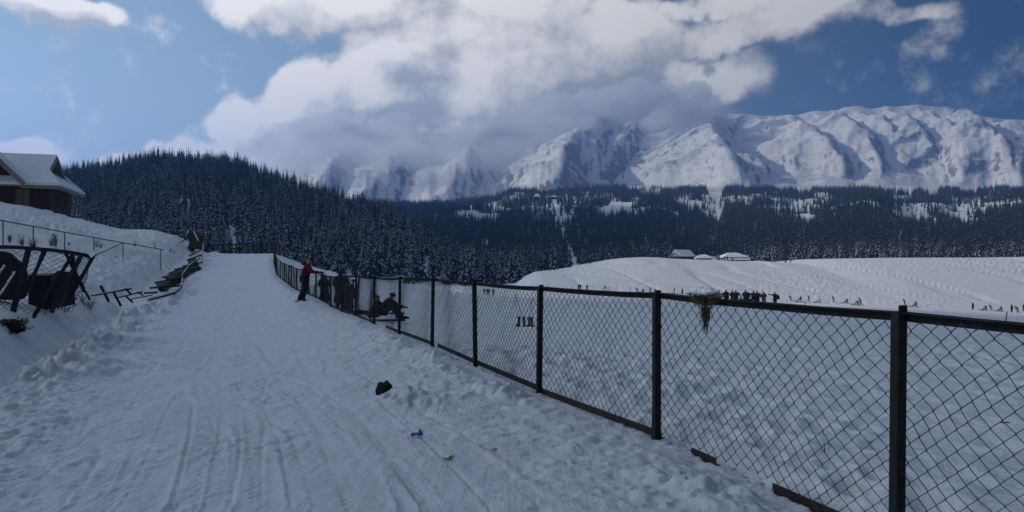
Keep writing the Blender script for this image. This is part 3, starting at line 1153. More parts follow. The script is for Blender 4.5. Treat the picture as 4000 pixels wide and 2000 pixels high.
def build_fence():
    rnd = random.Random(5)
    t = empty('chain_link_fence', fence_base(10), label='long dark green chain link fence running down the right side of the snow path', cat='fence')
    off = -t.location
    n = len(FENCE)
    bases, tops = [], []
    for i in range(n):
        b = fence_base(i)
        lean = {7: .02, 13: -.05, 4: .00}.get(i, rnd.uniform(-.02, .02))
        hh = FH if i < 9 else FH * (.97 if i < 12 else .86) - .0 * i
        if i >= 16: hh = 1.12 + rnd.uniform(-.05, .05)
        hh += {4: .012, 3: .0, 5: .0, 8: -.01, 7: .01}.get(i, 0)
        bases.append(b + off)
        tops.append(b + off + Vector((lean, lean * .5, hh)))
    for i in range(n):
        b, tp = bases[i], tops[i]
        d = (bases[min(i + 1, n - 1)] - bases[max(i - 1, 0)]); d.z = 0; d.normalize()
        nrm = Vector((-d.y, d.x, 0))
        mb = MB()
        w = .056
        up = tp - b
        bb = b - up.normalized() * .5
        # L section upright
        mb.bar(bb, tp + up.normalized() * (.02 if i not in (3, 6) else .035), w, .006, up=d)
        mb.bar(bb + nrm * w / 2 + d * w / 2, tp + nrm * w / 2 + d * w / 2, .006, w, up=d)
        mb.build('post', PAINT, t)
        if i in (4, 5, 6, 7, 8, 9, 10):
            m2 = MB()
            k = {4: .05, 5: .05, 6: .04}.get(i, .05)
            m2.bar(b + d * (.05 + k) - up.normalized() * .12, tp + d * .045, .026, .008, up=d)
            m2.build('brace', RUST if i != 5 else PAINT, t)
    for i in range(n - 1):
        gap = (i == 14)
        a, b = tops[i], tops[i + 1]
        d = (b - a).normalized()
        nrm = Vector((-d.y, d.x, 0)).normalized()
        if not gap:
            mb = MB()
            # rail with a slight sag
            segs = 4
            sag = -.012 if i < 8 else rnd.uniform(-.05, .0)
            pts = [a.lerp(b, k / segs) + Vector((0, 0, sag * math.sin(math.pi * k / segs) + rnd.uniform(-.004, .004) * (0 < k < segs))) for k in range(segs + 1)]
            for k in range(segs):
                angle_iron(mb, pts[k] - d * .004 - nrm * .036 - Vector((0, 0, .03)), pts[k + 1] + d * .004 - nrm * .036 - Vector((0, 0, .03)), .056, .006, -1)
            mb.build('top_rail', PAINT, t)
            # bolts heads and wire ends over the rail
            mb = MB()
            for k in range(rnd.randint(5, 8)):
                f = rnd.uniform(.04, .96)
                p = a.lerp(b, f) + Vector((0, 0, sag * math.sin(math.pi * f)))
                q = p + Vector((rnd.uniform(-.03, .03), rnd.uniform(-.06, .06), rnd.uniform(.015, .045)))
                mb.tube([p - Vector((0, 0, .03)), p.lerp(q, .6) + Vector((0, 0, .012)), q], .0022, 4)
            mb.build('wire_end', WIRE, t)
        if i < 24:
            mb = MB()
            a2, b2 = bases[i], bases[i + 1]
            lift = {0: .02, 1: .02, 2: .01, 3: .0, 3: .025, 4: .05, 5: .07, 6: .07, 7: .06, 8: .05, 9: .03}.get(i, .04)
            spans = {3: [(0, .42), (.68, .81)], 6: [(0, .9)], 8: [(0, .55)]}.get(i, [(0, 1)])
            for s0, s1 in spans:
                mb = MB()
                mb.bar(a2.lerp(b2, s0) + Vector((0, 0, lift)) - nrm * .03, a2.lerp(b2, s1) + Vector((0, 0, lift)) - nrm * .03, .012, .07)
                mb.bar(a2.lerp(b2, s0) + Vector((0, 0, lift - .03)) - nrm * .05, a2.lerp(b2, s1) + Vector((0, 0, lift - .03)) - nrm * .05, .05, .006)
                mb.build('bottom_rail', RUST if i in (2, 3, 4, 8, 9, 10, 12, 14) else PAINT, t)
        mb = MB()
        y = FENCE[i][1]
        far = y > 44
        holes = {4: [(.16, .02, .05, .07), (.52, 0, .10, .06)], 6: [(.3, .93, .08, .06)], 7: [(.42, .98, .2, .07)], 6: [(.35, .95, .14, .08)],
                 14: [(.5, 1.0, .7, .5)], 13: [(.6, .9, .25, .12)], 9: [(.5, .0, .2, .06)]}.get(i, [])
        wire_panel(mb, bases[i], bases[i + 1], tops[i] - Vector((0, 0, .05)), tops[i + 1] - Vector((0, 0, .05)), .02, 1.0,
                   .125 if not far else .22, .104 if not far else .17,   .0036 if y < 12 else ((.0032 if y < 20 else .0044) if not far else .006), 100 + i, holes,
                   wob=.006 if i < 6 else .014, ragged=.05)
        mb.build('wire_mesh', WIRE, t)
    # fence along the crest
    t2 = empty('crest_fence', P(940, 1003, 74), label='low dark mesh fence crossing the crest at the top of the path', cat='fence')
    off = -t2.location
    pts = [(1078, 74.6), (1062, 75.3), (1042, 76.0), (1018, 76.8), (992, 77.5), (965, 78), (935, 78.3), (900, 78.5), (868, 78.5), (832, 78.3), (803, 78)]
    bs = []
    for px_, d in pts:
        x = (px_ - 2000) / F * d
        bs.append(Vector((x, d, EYE + (HY - 1000) / F * d)) + off)
    for i, b in enumerate(bs):
        px_, d = pts[i]
        topz = EYE + (HY - np.interp(px_, [800, 1000, 1080], [957, 950, 946])) / F * d
        tp = Vector((b.x, b.y, topz + off.z))
        pts[i] = (px_, d, tp)
        mb = MB()
        mb.bar(b - Vector((0, 0, .8)), tp, .09, .09, up=Vector((0, 1, 0)))
        mb.build('post', PAINT, t2)
    for i in range(len(bs) - 1):
        mb = MB()
        mb.bar(pts[i][2], pts[i + 1][2], .08, .08)
        mb.build('top_rail', PAINT, t2)
        mb = MB()
        wire_panel(mb, bs[i] - Vector((0, 0, .3)), bs[i + 1] - Vector((0, 0, .3)), pts[i][2], pts[i + 1][2], 0, 1, .24, .18, .011, 300 + i)
        mb.build('wire_mesh', WIRE, t2)


build_fence()


def build_upper_fence():
    posts = [(-150, 900, 36), (12, 938, 38.2), (130, 955, 40.4), (253, 975, 42.6), (367, 985, 44.6), (480, 1012, 47), (628, 1040, 50)]
    tops = [(-150, 828), (12, 862), (130, 884), (253, 907), (367, 928), (480, 948), (625, 974)]
    t = empty('hillside_fence', P(367, 985, 44.6), label='thin dark fence with a straight sloping top rail across the left hillside', cat='fence')
    off = -t.location
    B, T = [], []
    for (px_, py, d), (tx, ty) in zip(posts, tops):
        B.append(P(px_, py, d) + off); T.append(P(px_, ty, d) + off)
    for b, tp in zip(B, T):
        mb = MB()
        mb.tube([b - Vector((0, 0, .5)), tp], .028, 6)
        mb.build('post', PAINT, t)
    mb = MB()
    end = T[-1] + (T[-1] - T[-2]).normalized() * .25
    mb.tube(T + [end], .030, 6)
    mb.build('top_rail', PAINT, t)
    mb = MB()
    mb.tube([T[-2], P(372, 998, 40) + off], .028, 6)
    mb.build('brace', PAINT, t)
    mb = MB()
    for i in range(len(B) - 1):
        wire_panel(mb, B[i] - Vector((0, 0, .0)), B[i + 1], T[i], T[i + 1], 0, 1, .2, .16, .0026, 400 + i)
    mb.build('wire_mesh', WIRE, t)


build_upper_fence()


# ------------------------------------------------------------------ broken fences on the left
def plank(mb, a, b, w, t, face=Vector((0, -1, 0)), mi=0):
    """flat board from a to b, its broad side towards face"""
    a, b = Vector(a), Vector(b)
    d = (b - a).normalized()
    sd = d.cross(face).normalized()
    fc = sd.cross(d).normalized()
    pts = []
    for q in (a, b):
        for i, j in ((-1, -1), (1, -1), (1, 1), (-1, 1)):
            pts.append(q + sd * (i * w / 2) + fc * (j * t / 2))
    mb.hexa(pts, mi)


def build_broken_fence():
    D = 13.6
    t = empty('broken_fence', P(230, 1220, D), label='buckled dark metal fence with leaning posts and torn mesh at the left edge', cat='fence')
    off = -t.location

    def Q(px_, py, dd=0.0):
        return P(px_, py, D + dd) + off
    # posts: top, foot, width in picture pixels
    posts = [((112, 972), (42, 1245), 27, 0), ((180, 975), (100, 1130), 14, .15), ((170, 974), (118, 1120), 9, -.1),
             ((290, 985), (130, 1232), 15, .10), ((322, 990), (200, 1210), 19, -.10), ((372, 988), (270, 1160), 15, .0),
             ((258, 990), (330, 1130), 13, .22), ((282, 985), (296, 1100), 16, .3)]
    for (a, b, w, dd) in posts:
        mb = MB()
        plank(mb, Q(a[0], a[1], dd), Q(b[0], b[1] + 10, dd), w * .8 / F * D, .03)
        mb.bar(Q(a[0], a[1], dd + .02), Q(b[0], b[1], dd + .02), .008, .05)
        mb.build('post', PAINT, t)
    mb = MB()
    rail = [(-60, 958), (0, 965), (60, 966), (130, 971), (200, 977), (260, 984), (320, 994), (352, 1002)]
    for i in range(len(rail) - 1):
        a, b = Q(*rail[i], -.06), Q(*rail[i + 1], -.06)
        plank(mb, a, b + (b - a).normalized() * .01, .068, .035)
    mb.build('top_rail', PAINT, t)
    mb = MB()
    plank(mb, Q(352, 1000, -.12), Q(372, 984, -.12), .075, .03)
    mb.build('snowy_plate', SNOW_PLAIN, t)
    mb = MB()
    plank(mb, Q(330, 1135, .1), Q(352, 1170, .1), .03, .03)
    mb.build('stake', PAINT, t)
    mb = MB()
    wire_panel(mb, Q(-40, 1245, .1), Q(205, 1225, .1), Q(-30, 968, .1), Q(330, 996, .1), 0, 1, .115, .10, .007, 777, wob=.012, ragged=.1)
    wire_panel(mb, Q(205, 1225, .12), Q(325, 1135, .12), Q(300, 992, .12), Q(352, 1000, .12), 0, 1, .10, .09, .007, 778, wob=.03)
    mb.build('wire_mesh', WIRE, t)
    # bent sheet standing behind the fence
    g = P(10, 1160, 14.6)
    s = empty('bent_metal_sheet', g, label='rounded black sheet of bent metal leaning inside the broken fence at the left edge', cat='metal sheet')
    o2 = -g
    prof = [(-110, 1165), (-105, 1010), (-60, 985), (0, 982), (38, 990), (62, 1012), (88, 1035), (104, 1070), (108, 1110), (104, 1150), (90, 1168), (30, 1172)]
    mb = MB()
    fr = [P(a, b, 14.5 + .0009 * (a + 110)) + o2 for a, b in prof]
    bk = [P(a + 6, b - 3, 15.1) + o2 for a, b in prof]
    nn = len(prof)
    mb.add(fr + bk, [tuple(range(nn))[::-1], tuple(range(nn, 2 * nn))] + [(i, (i + 1) % nn, nn + (i + 1) % nn, nn + i) for i in range(nn)])
    mb.build('sheet', BLACKCLOTH, s)
    mb = MB()
    plank(mb, P(0, 1150, 14.35) + o2, P(58, 1060, 14.35) + o2, .035, .02)
    plank(mb, P(-12, 1080, 14.35) + o2, P(18, 1035, 14.35) + o2, .03, .02)
    mb.build('snow_streak', SNOW_PLAIN, s)
    # dark box behind
    g = P(150, 1175, 15.6)
    bx = empty('dark_crate', g, label='black box with torn top standing in the snow behind the broken fence', cat='box')
    mb = MB()
    w = 78 / F * 15.6
    h = 100 / F * 15.6
    mb.hexa([(-w / 2, 0, -.1), (w / 2, -.05, -.18), (w / 2 + .25, .5, -.1), (-w / 2 + .1, .5, -.1),
             (-w / 2, 0, h), (w / 2, -.05, h * .98), (w / 2 + .25, .5, h), (-w / 2 + .1, .5, h)])
    mb.build('box', BLACKCLOTH, bx)
    mb = MB()
    mb.hexa([(w / 2 + .01, 0, -.1), (w / 2 + .30, -.1, -.1), (w / 2 + .32, .4, -.1), (w / 2 + .27, .4, -.1),
             (w / 2 + .0, 0, h * .85), (w / 2 + .25, -.1, h * 1.18), (w / 2 + .3, .4, h * 1.1), (w / 2 + .26, .4, h)])
    mb.build('flap', BLACKCLOTH, bx)
    mb = MB()
    mb.box((0, .25, h + .02), (w * .95, .5, .05))
    mb.build('snow_cap', SNOW_PLAIN, bx)


build_broken_fence()


def twigs(name, base, n, h, spread, seed, mat, r=.004, label=None, cat='weeds', group=None, leaf=0):
    rnd = random.Random(seed)
    mb = MB()
    for k in range(n):
        a = rnd.uniform(0, 6.28)
        l = h * rnd.uniform(.5, 1.1)
        lean = spread * rnd.uniform(.1, 1)
        p0 = Vector((rnd.uniform(-.3, .3) * spread, rnd.uniform(-.3, .3) * spread, -.06))
        p1 = p0 + Vector((math.cos(a) * lean * .3, math.sin(a) * lean * .3, l * .5))
        p2 = p1 + Vector((math.cos(a) * lean * .5, math.sin(a) * lean * .5, l * .5))
        mb.tube([p0, p1, p2], [r, r * .8, r * .4], 4, cap=False)
        for j in range(leaf):
            f = rnd.uniform(.3, 1)
            q = p0.lerp(p1, f * 2) if f < .5 else p1.lerp(p2, f * 2 - 1)
            b = rnd.uniform(0, 6.28)
            e = q + Vector((math.cos(b), math.sin(b), rnd.uniform(-.3, .9))) * h * rnd.uniform(.08, .2)
            mb.tube([q, e], [r * .8, r * .5], 3, cap=False)
    o = mb.build(name, mat)
    o.location = base
    tag(o, label=label, cat=cat, group=group)
    return o


def build_weeds():
    W = [(38, 948, 22, .55, 'thin dead weed stalks by the leftmost visible post of the hillside fence'), (84, 955, 20, .7, 'dead weed clump midway between the two leftmost posts of the hillside fence'),
         (128, 962, 34, .75, 'dense dark weed clump round the second post of the hillside fence'),
         (196, 965, 10, .6, 'thin weeds left of the tall brown clump on the hillside'), (215, 966, 36, .85, 'tall brown weed clump between fence posts on the left hillside'),
         (270, 958, 16, .3, 'low weed tuft right of the middle post of the hillside fence'), (375, 960, 16, .7, 'dry stalks beside the rail above the diagonal brace'),
         (390, 975, 14, .6, 'bent dry stalks under the hillside rail'), (521, 900, 14, .35, 'small dark bush on the skyline of the left hillside'),
         (524, 963, 10, .5, 'short dark weeds on the slope above the end of the rail'), (606, 965, 6, .6, 'lone tall stalk near the end of the hillside rail'),
         (665, 985, 12, .45, 'small brown weeds on the slope below the wooden wreck'), (678, 988, 8, .45, 'fine forked weed beside the small brown weeds on the slope'),
         (452, 1005, 8, .4, 'low dry stalks between the last posts of the hillside fence')]
    for k, (px_, py, n, h, lab) in enumerate(W):
        d = hit(px_, py, 24, 90)
        x = (px_ - 2000) / F * d
        twigs('weed_clump', (x, d, G(x, d) - .02), n, h, h * .45, 40 + k, DARKWOOD, .008, lab, 'weeds', 'dead weeds on the hillside', 3)
    # bush and twigs by the broken fence
    for k, (px_, py, n, h, sp, lab) in enumerate([(318, 1185, 26, .42, .5, 'bare brown twigs poking from the snow at the right end of the broken fence'),
                                               (240, 1215, 26, .32, .5, 'dense dry twigs in the snow under the broken fence posts'),
                                               (345, 1205, 12, .35, .35, 'few thin twigs in the snowbank beside the path')]):
        d = hit(px_, py, 9, 30)
        x = (px_ - 2000) / F * d
        twigs('twig_clump', (x, d, G(x, d) - .02), n, h, sp, 60 + k, DARKWOOD, .005, lab, 'twigs', 'twigs by the broken fence', 4)
    d = 12.2
    bs = P(0, 1318, d)
    o = twigs('dark_bush', bs, 240, .33, .5, 71, plain('bush_leaves', (.010, .022, .014), .8, var=.4), .012, 'small dark evergreen bush in the snow under the broken fence at the left edge', 'bush', None, 10)
    # tiny sprigs in the meadow behind the fence
    for k, (px_, py, h, lab) in enumerate([(2845, 1640, .12, 'tiny dark twig in the snow behind the mesh left of the middle'), (2975, 1655, .14, 'forked twig in the snow behind the mesh'),
                                        (3230, 1775, .16, 'single upright stick in the snow behind the mesh'), (3890, 1860, .07, 'short stub sticking out of the snow near the right edge')]):
        d = hit(px_, py, 4.4, 14)
        x = (px_ - 2000) / F * d
        twigs('twig', (x, d, G(x, d)), 3, h, .06, 80 + k, DARKWOOD, .004, lab, 'twig', 'twigs in the meadow', 1)


build_weeds()


def build_collapsed():
    # lower wreckage: bench like frames lying in the snow beside the path
    def frame(name, label, bars, d, mat=PAINT, extra=None, cat='railing'):
        t = empty(name, P(bars[0][0][0], bars[0][0][1], d), label=label, cat=cat, group='wrecked railing pieces beside the path')
        off = -t.location
        for nm, (a, b, w) in [(bb[3] if len(bb) > 3 else 'bar', bb[:3]) for bb in bars]:
            mb = MB()
            da = hitd(a); db = hitd(b)
            plank(mb, P(a[0], a[1], da if a[1] > 1e9 else d) + off, P(b[0], b[1], d) + off + Vector((0, .35, 0)), w / F * d, .05)
            m = mb.build(nm, SNOW_PLAIN if nm == 'snow_strip' else mat, t)
        return t

    def hitd(a):
        return 0
    frame('wrecked_railing', 'broken dark railing with an upright stub at the end of the buckled fence',
          [((356, 1156), (492, 1129), 6, 'rail'), ((358, 1152), (490, 1126), 2.0, 'snow_strip'), ((393, 1116), (401, 1180), 8, 'post'), ((444, 1143), (449, 1197), 7, 'post'), ((490, 1128), (488, 1150), 5, 'post')], 23)
    frame('wrecked_railing', 'second broken railing frame lying lower in the snow, right of the upright stub',
          [((450, 1165), (538, 1141), 5, 'rail'), ((452, 1162), (536, 1138), 2.0, 'snow_strip'), ((493, 1158), (497, 1183), 5, 'post'), ((537, 1141), (539, 1155), 4, 'post'), ((508, 1170), (578, 1153), 4, 'rail')], 25)
    # long collapsed railing up the gully: rungs and a bent side rail
    rungs = [((586, 1125), (707, 1116)), ((606, 1105), (712, 1085)), ((635, 1084), (715, 1064)), ((662, 1067), (742, 1040)), ((682, 1053), (775, 1032)),
             ((714, 1040), (788, 1025)), ((731, 1016), (790, 995)), ((738, 1000), (792, 972)), ((567, 1145), (610, 1143))]
    side = [((793, 955), (790, 1026)), ((780, 1008), (738, 1038)), ((738, 1038), (710, 1075)), ((712, 1082), (709, 1116)), ((709, 1118), (686, 1140)), ((686, 1142), (640, 1155)), ((640, 1155), (580, 1170))]

    def dd(py):
        return float(np.interp(py, [950, 1000, 1040, 1085, 1115, 1145, 1170], [66, 62, 54, 44, 38, 33, 29]))
    t = empty('collapsed_railing', P(700, 1120, dd(1120)), label='collapsed dark railing with long rungs lying in the gully left of the path', cat='railing')
    off = -t.location
    for a, b in rungs:
        mb = MB()
        mb.bar(P(a[0], a[1], dd(a[1]) + .3) + off, P(b[0], b[1], dd(b[1] + 8) - .2) + off, .10, .09)
        mb.build('rung', PAINT, t)
    for a, b in side:
        mb = MB()
        d1, d2 = dd(a[1] + 5), dd(b[1] + 5)
        mb.bar(P(a[0], a[1], d1) + off, P(b[0], b[1], d2) + off, .10, .08, up=Vector((0, 1, 0)))
        mb.build('side_rail', DARKWOOD, t)
        mb = MB()
        mb.bar(P(a[0], a[1] - 2, d1 - .05) + off, P(b[0], b[1] - 2, d2 - .05) + off, .05, .035, up=Vector((0, 1, 0)))
        mb.build('snow_strip', SNOW_PLAIN, t)
    # black solids standing in for the dark gaps between the rungs
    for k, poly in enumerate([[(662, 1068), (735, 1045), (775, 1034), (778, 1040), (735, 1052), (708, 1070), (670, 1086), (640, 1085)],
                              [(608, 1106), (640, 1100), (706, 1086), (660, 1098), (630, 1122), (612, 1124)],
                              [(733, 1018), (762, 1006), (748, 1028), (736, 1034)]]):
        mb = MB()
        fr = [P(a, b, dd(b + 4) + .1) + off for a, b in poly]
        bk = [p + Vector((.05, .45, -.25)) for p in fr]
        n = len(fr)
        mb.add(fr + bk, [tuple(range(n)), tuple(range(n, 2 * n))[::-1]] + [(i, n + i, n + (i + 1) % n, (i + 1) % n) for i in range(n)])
        mb.build('dark_gap', BLACKCLOTH, t)
    # wooden wreck at the top
    D = 66
    t = empty('wooden_wreck', P(745, 985, D), label='dark leaning wooden wreck with snow edged boards at the top of the gully', cat='ruin')
    off = -t.location
    poly = [(727, 922), (735, 908), (757, 903), (776, 915), (779, 925), (772, 950), (768, 974), (757, 968), (748, 966), (738, 980), (724, 992), (733, 968), (742, 940), (733, 930)]
    fr = [P(a, b, D) + off for a, b in poly]
    n = len(fr)
    mb = MB()
    bk = [p + Vector((.1, .9, 0)) for p in fr]
    mb.add(fr + bk, [tuple(range(n)), tuple(range(n, 2 * n))[::-1]] + [(i, n + i, n + (i + 1) % n, (i + 1) % n) for i in range(n)])
    mb.build('body', DARKWOOD, t)
    for a, b, w in (((704, 949), (742, 922), 3.5), ((779, 915), (772, 945), 3)):
        mb = MB()
        mb.bar(P(a[0], a[1], D - .3) + off, P(b[0], b[1], D - .3) + off, w / F * D, .06, up=Vector((0, 1, 0)))
        mb.build('pole', DARKWOOD, t)
    for a, b, w in (((756, 902), (775, 940), 4), ((729, 915), (737, 899), 3)):
        mb = MB()
        mb.bar(P(a[0], a[1], D - .35) + off, P(b[0], b[1], D - .35) + off, w / F * D, .06, up=Vector((0, 1, 0)))
        mb.build('snowy_board', SNOW_PLAIN, t)


build_collapsed()


# ------------------------------------------------------------------ house on the left
def brick_wall_mat():
    m = bpy.data.materials.new('brown_brick')
    m.use_nodes = True
    nt = NT(m.node_tree)
    b = m.node_tree.nodes['Principled BSDF']
    tc = nt.n('ShaderNodeTexCoord')
    mp = nt.n('ShaderNodeMapping')
    mp.inputs['Rotation'].default_value = (R(90), 0, 0)
    nt.link(tc.outputs['Object'], mp.inputs['Vector'])
    br = nt.n('ShaderNodeTexBrick')
    br.inputs['Color1'].default_value = (.060, .032, .022, 1)
    br.inputs['Color2'].default_value = (.042, .024, .018, 1)
    br.inputs['Mortar'].default_value = (.05, .04, .035, 1)
    br.inputs['Scale'].default_value = 2.2
    nt.link(mp.outputs[0], br.inputs['Vector'])
    nt.link(br.outputs['Color'], b.inputs['Base Color'])
    b.inputs['Roughness'].default_value = .9
    return m


def build_house():
    BR = brick_wall_mat()
    WOODF = plain('grey_fascia', (.22, .21, .21), .7, var=.15, scale=5)
    FRAME = plain('orange_wood_frame', (.16, .065, .03), .7, var=.2)
    SOFF = plain('soffit_wood', (.30, .17, .08), .7, var=.2)
    GLASS = plain('dark_glass', (.01, .012, .015), .12, var=.1, spec=.6)
    Cn = Vector((-46.3, 76.0, 6.2))
    a = Vector((-.954, -.298, 0)); b = Vector((-.298, .954, 0))
    ang = math.atan2(a.y, a.x)
    t = empty('brick_house', Cn, label='dark brown brick house with snow covered roof on the left hillside', cat='house')

    def L(u, v, z):
        return a * u + b * v + Vector((0, 0, z))
    EZ = 3.5          # eave above base point (world 9.7)
    W, DP = 16.0, 8.4
    rot = Matrix((a.to_4d()[:3], b.to_4d()[:3], (0, 0, 1))).transposed()
    # walls
    mb = MB()

    def slab(u0, u1, v0, v1, z0, z1, m_=None, mi=0):
        mm = m_ or mb
        mm.hexa([L(u0, v0, z0), L(u1, v0, z0), L(u1, v1, z0), L(u0, v1, z0), L(u0, v0, z1), L(u1, v0, z1), L(u1, v1, z1), L(u0, v1, z1)], mi)
    slab(0, W, 0, .25, -1.2, EZ + .25)
    wf = mb.build('front_wall', BR, t)
    mb = MB()
    slab(0, .25, .25, DP - .25, -1.2, EZ + .25)
    ws = mb.build('side_wall', BR, t)
    mb = MB()
    slab(0, W, DP - .25, DP, -1.2, EZ + .25)
    mb.build('back_wall', BR, t)
    mb = MB()
    slab(W - .25, W, .25, DP - .25, -1.2, EZ + .25)
    mb.build('side_wall', BR, t)
    # windows: two in the side wall, one in the front
    for (v0, v1) in ((2.6, 3.9), (5.2, 6.4)):
        f = MB()
        z0, z1 = 1.25, 2.95
        for (q0, q1, r0, r1) in ((v0, v1, z0, z0 + .1), (v0, v1, z1 - .1, z1), (v0, v0 + .1, z0 + .1, z1 - .1), (v1 - .1, v1, z0 + .1, z1 - .1), ((v0 + v1) / 2 - .04, (v0 + v1) / 2 + .04, z0 + .1, z1 - .1)):
            slab(-.07, -.002, q0, q1, r0, r1, f)
        w = f.build('window', FRAME, t)
        g = MB()
        slab(-.03, -.004, v0 + .1, v1 - .1, z0 + .1, z1 - .1, g)
        g.build('pane', GLASS, w)
    f = MB()
    for (q0, q1, r0, r1) in ((1.7, 3.0, 1.2, 1.3), (1.7, 3.0, 2.9, 3.0), (1.7, 1.8, 1.3, 2.9), (2.9, 3.0, 1.3, 2.9), (2.3, 2.38, 1.3, 2.9)):
        slab(q0, q1, -.07, -.002, r0, r1, f)
    w = f.build('window', FRAME, t)
    g = MB()
    slab(1.8, 2.9, -.03, -.004, 1.3, 2.9, g)
    g.build('pane', GLASS, w)
    # roof, built as thick snow slabs over thin boards
    RZ = EZ + 3.2
    mid = DP / 2
    oh = 1.15
    e0 = EZ - .30

    def roof_piece(name, pts, th, mat, lift):
        m_ = MB()
        lo = [p + Vector((0, 0, lift)) for p in pts]
        hi = [p + Vector((0, 0, lift + th)) for p in pts]
        n = len(pts)
        m_.add(lo + hi, [tuple(range(n))[::-1], tuple(range(n, 2 * n))] + [(i, (i + 1) % n, n + (i + 1) % n, n + i) for i in range(n)])
        return m_.build(name, mat, t)
    hz = 4.85       # height at which the hip stops under the gablet
    k = (hz - e0) / (RZ - e0)
    hv = -oh + (mid + oh) * k      # v of the front hip end
    hv2 = DP + oh - (mid + oh) * k
    uh = .9
    front = [L(-oh, -oh, e0), L(uh, hv, hz), L(.25, hv + .0, hz), L(.05, mid, RZ), L(W + 1, mid, RZ), L(W + 1, -oh, e0)]
    front = [L(-oh, -oh, e0), L(W + 1, -oh, e0), L(W + 1, mid, RZ), L(.35, mid, RZ), L(.35, hv, hz)]
    back = [L(-oh, DP + oh, e0), L(.35, hv2, hz), L(.35, mid, RZ), L(W + 1, mid, RZ), L(W + 1, DP + oh, e0)]
    hip = [L(-oh, DP + oh, e0), L(-oh, -oh, e0), L(.9, hv, hz), L(.9, hv2, hz)]
    for p_ in (front, back, hip):
        roof_piece('roof_board', p_, .10, WOODF, 0)
        roof_piece('roof_snow', p_, .26, SNOW_PLAIN, .10)
    # gablet
    m_ = MB()
    m_.add([L(.95, hv + .3, hz + .2), L(.95, hv2 - .3, hz + .2), L(.95, mid, RZ - .1), L(1.15, hv + .3, hz + .2), L(1.15, hv2 - .3, hz + .2), L(1.15, mid, RZ - .1)],
           [(0, 2, 1), (3, 4, 5), (0, 1, 4, 3), (1, 2, 5, 4), (2, 0, 3, 5)])
    m_.build('gable', plain('gable_wood', (.12, .075, .05), .8, var=.3), t)
    for s0, s1 in (((hv - .1, hz), (mid, RZ)), ((hv2 + .1, hz), (mid, RZ))):
        m_ = MB()
        m_.bar(L(.32, s0[0], s0[1] - .02), L(.32, s1[0], s1[1] - .02), .09, .34)
        m_.build('fascia', WOODF, t)
    # eaves boards
    for p0, p1 in ((L(-oh, -oh, e0), L(2.2, -oh, e0)), (L(-oh, -oh - .0, e0), L(-oh, DP + oh, e0))):
        m_ = MB()
        m_.bar(p0 - Vector((0, 0, .06)), p1 - Vector((0, 0, .06)), .06, .34)
        m_.build('fascia', WOODF, t)
    m_ = MB()
    slab(-oh + .05, -.02, -oh + .05, DP + oh - .05, e0 - .02, e0 + .02, m_)
    slab(0, W, -oh + .05, -.02, e0 - .02, e0 + .02, m_)
    m_.build('soffit', SOFF, t)
    # cross gable on the left, its ridge along b
    gr, gz = 6.2, EZ + 4.5
    gl = 1.9
    ge = e0 + .2
    right = [L(gl, -oh - .5, ge), L(gr, -oh - .5, gz), L(gr, 1.5, gz), L(gl, 1.5, ge)]
    left = [L(2 * gr - gl, -oh - .5, ge), L(2 * gr - gl, 1.5, ge), L(gr, 1.5, gz), L(gr, -oh - .5, gz)]
    for p_ in (right, left):
        roof_piece('roof_board', p_, .10, WOODF, .02)
        roof_piece('roof_snow', p_, .26, SNOW_PLAIN, .12)
    m_ = MB()
    m_.bar(L(gl - .15, -oh - .55, ge - .1), L(gr, -oh - .55, gz - .06), .06, .42)
    m_.build('fascia', WOODF, t)
    m_ = MB()
    m_.bar(L(2 * gr - gl, -oh - .55, ge - .1), L(gr, -oh - .55, gz - .06), .06, .42)
    m_.build('fascia', WOODF, t)
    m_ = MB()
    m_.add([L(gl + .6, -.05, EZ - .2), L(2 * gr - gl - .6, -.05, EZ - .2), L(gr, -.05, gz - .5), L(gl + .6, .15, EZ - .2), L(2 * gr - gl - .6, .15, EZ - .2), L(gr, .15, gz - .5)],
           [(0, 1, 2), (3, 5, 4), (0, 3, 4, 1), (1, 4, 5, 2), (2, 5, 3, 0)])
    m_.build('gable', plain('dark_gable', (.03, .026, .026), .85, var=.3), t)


build_house()


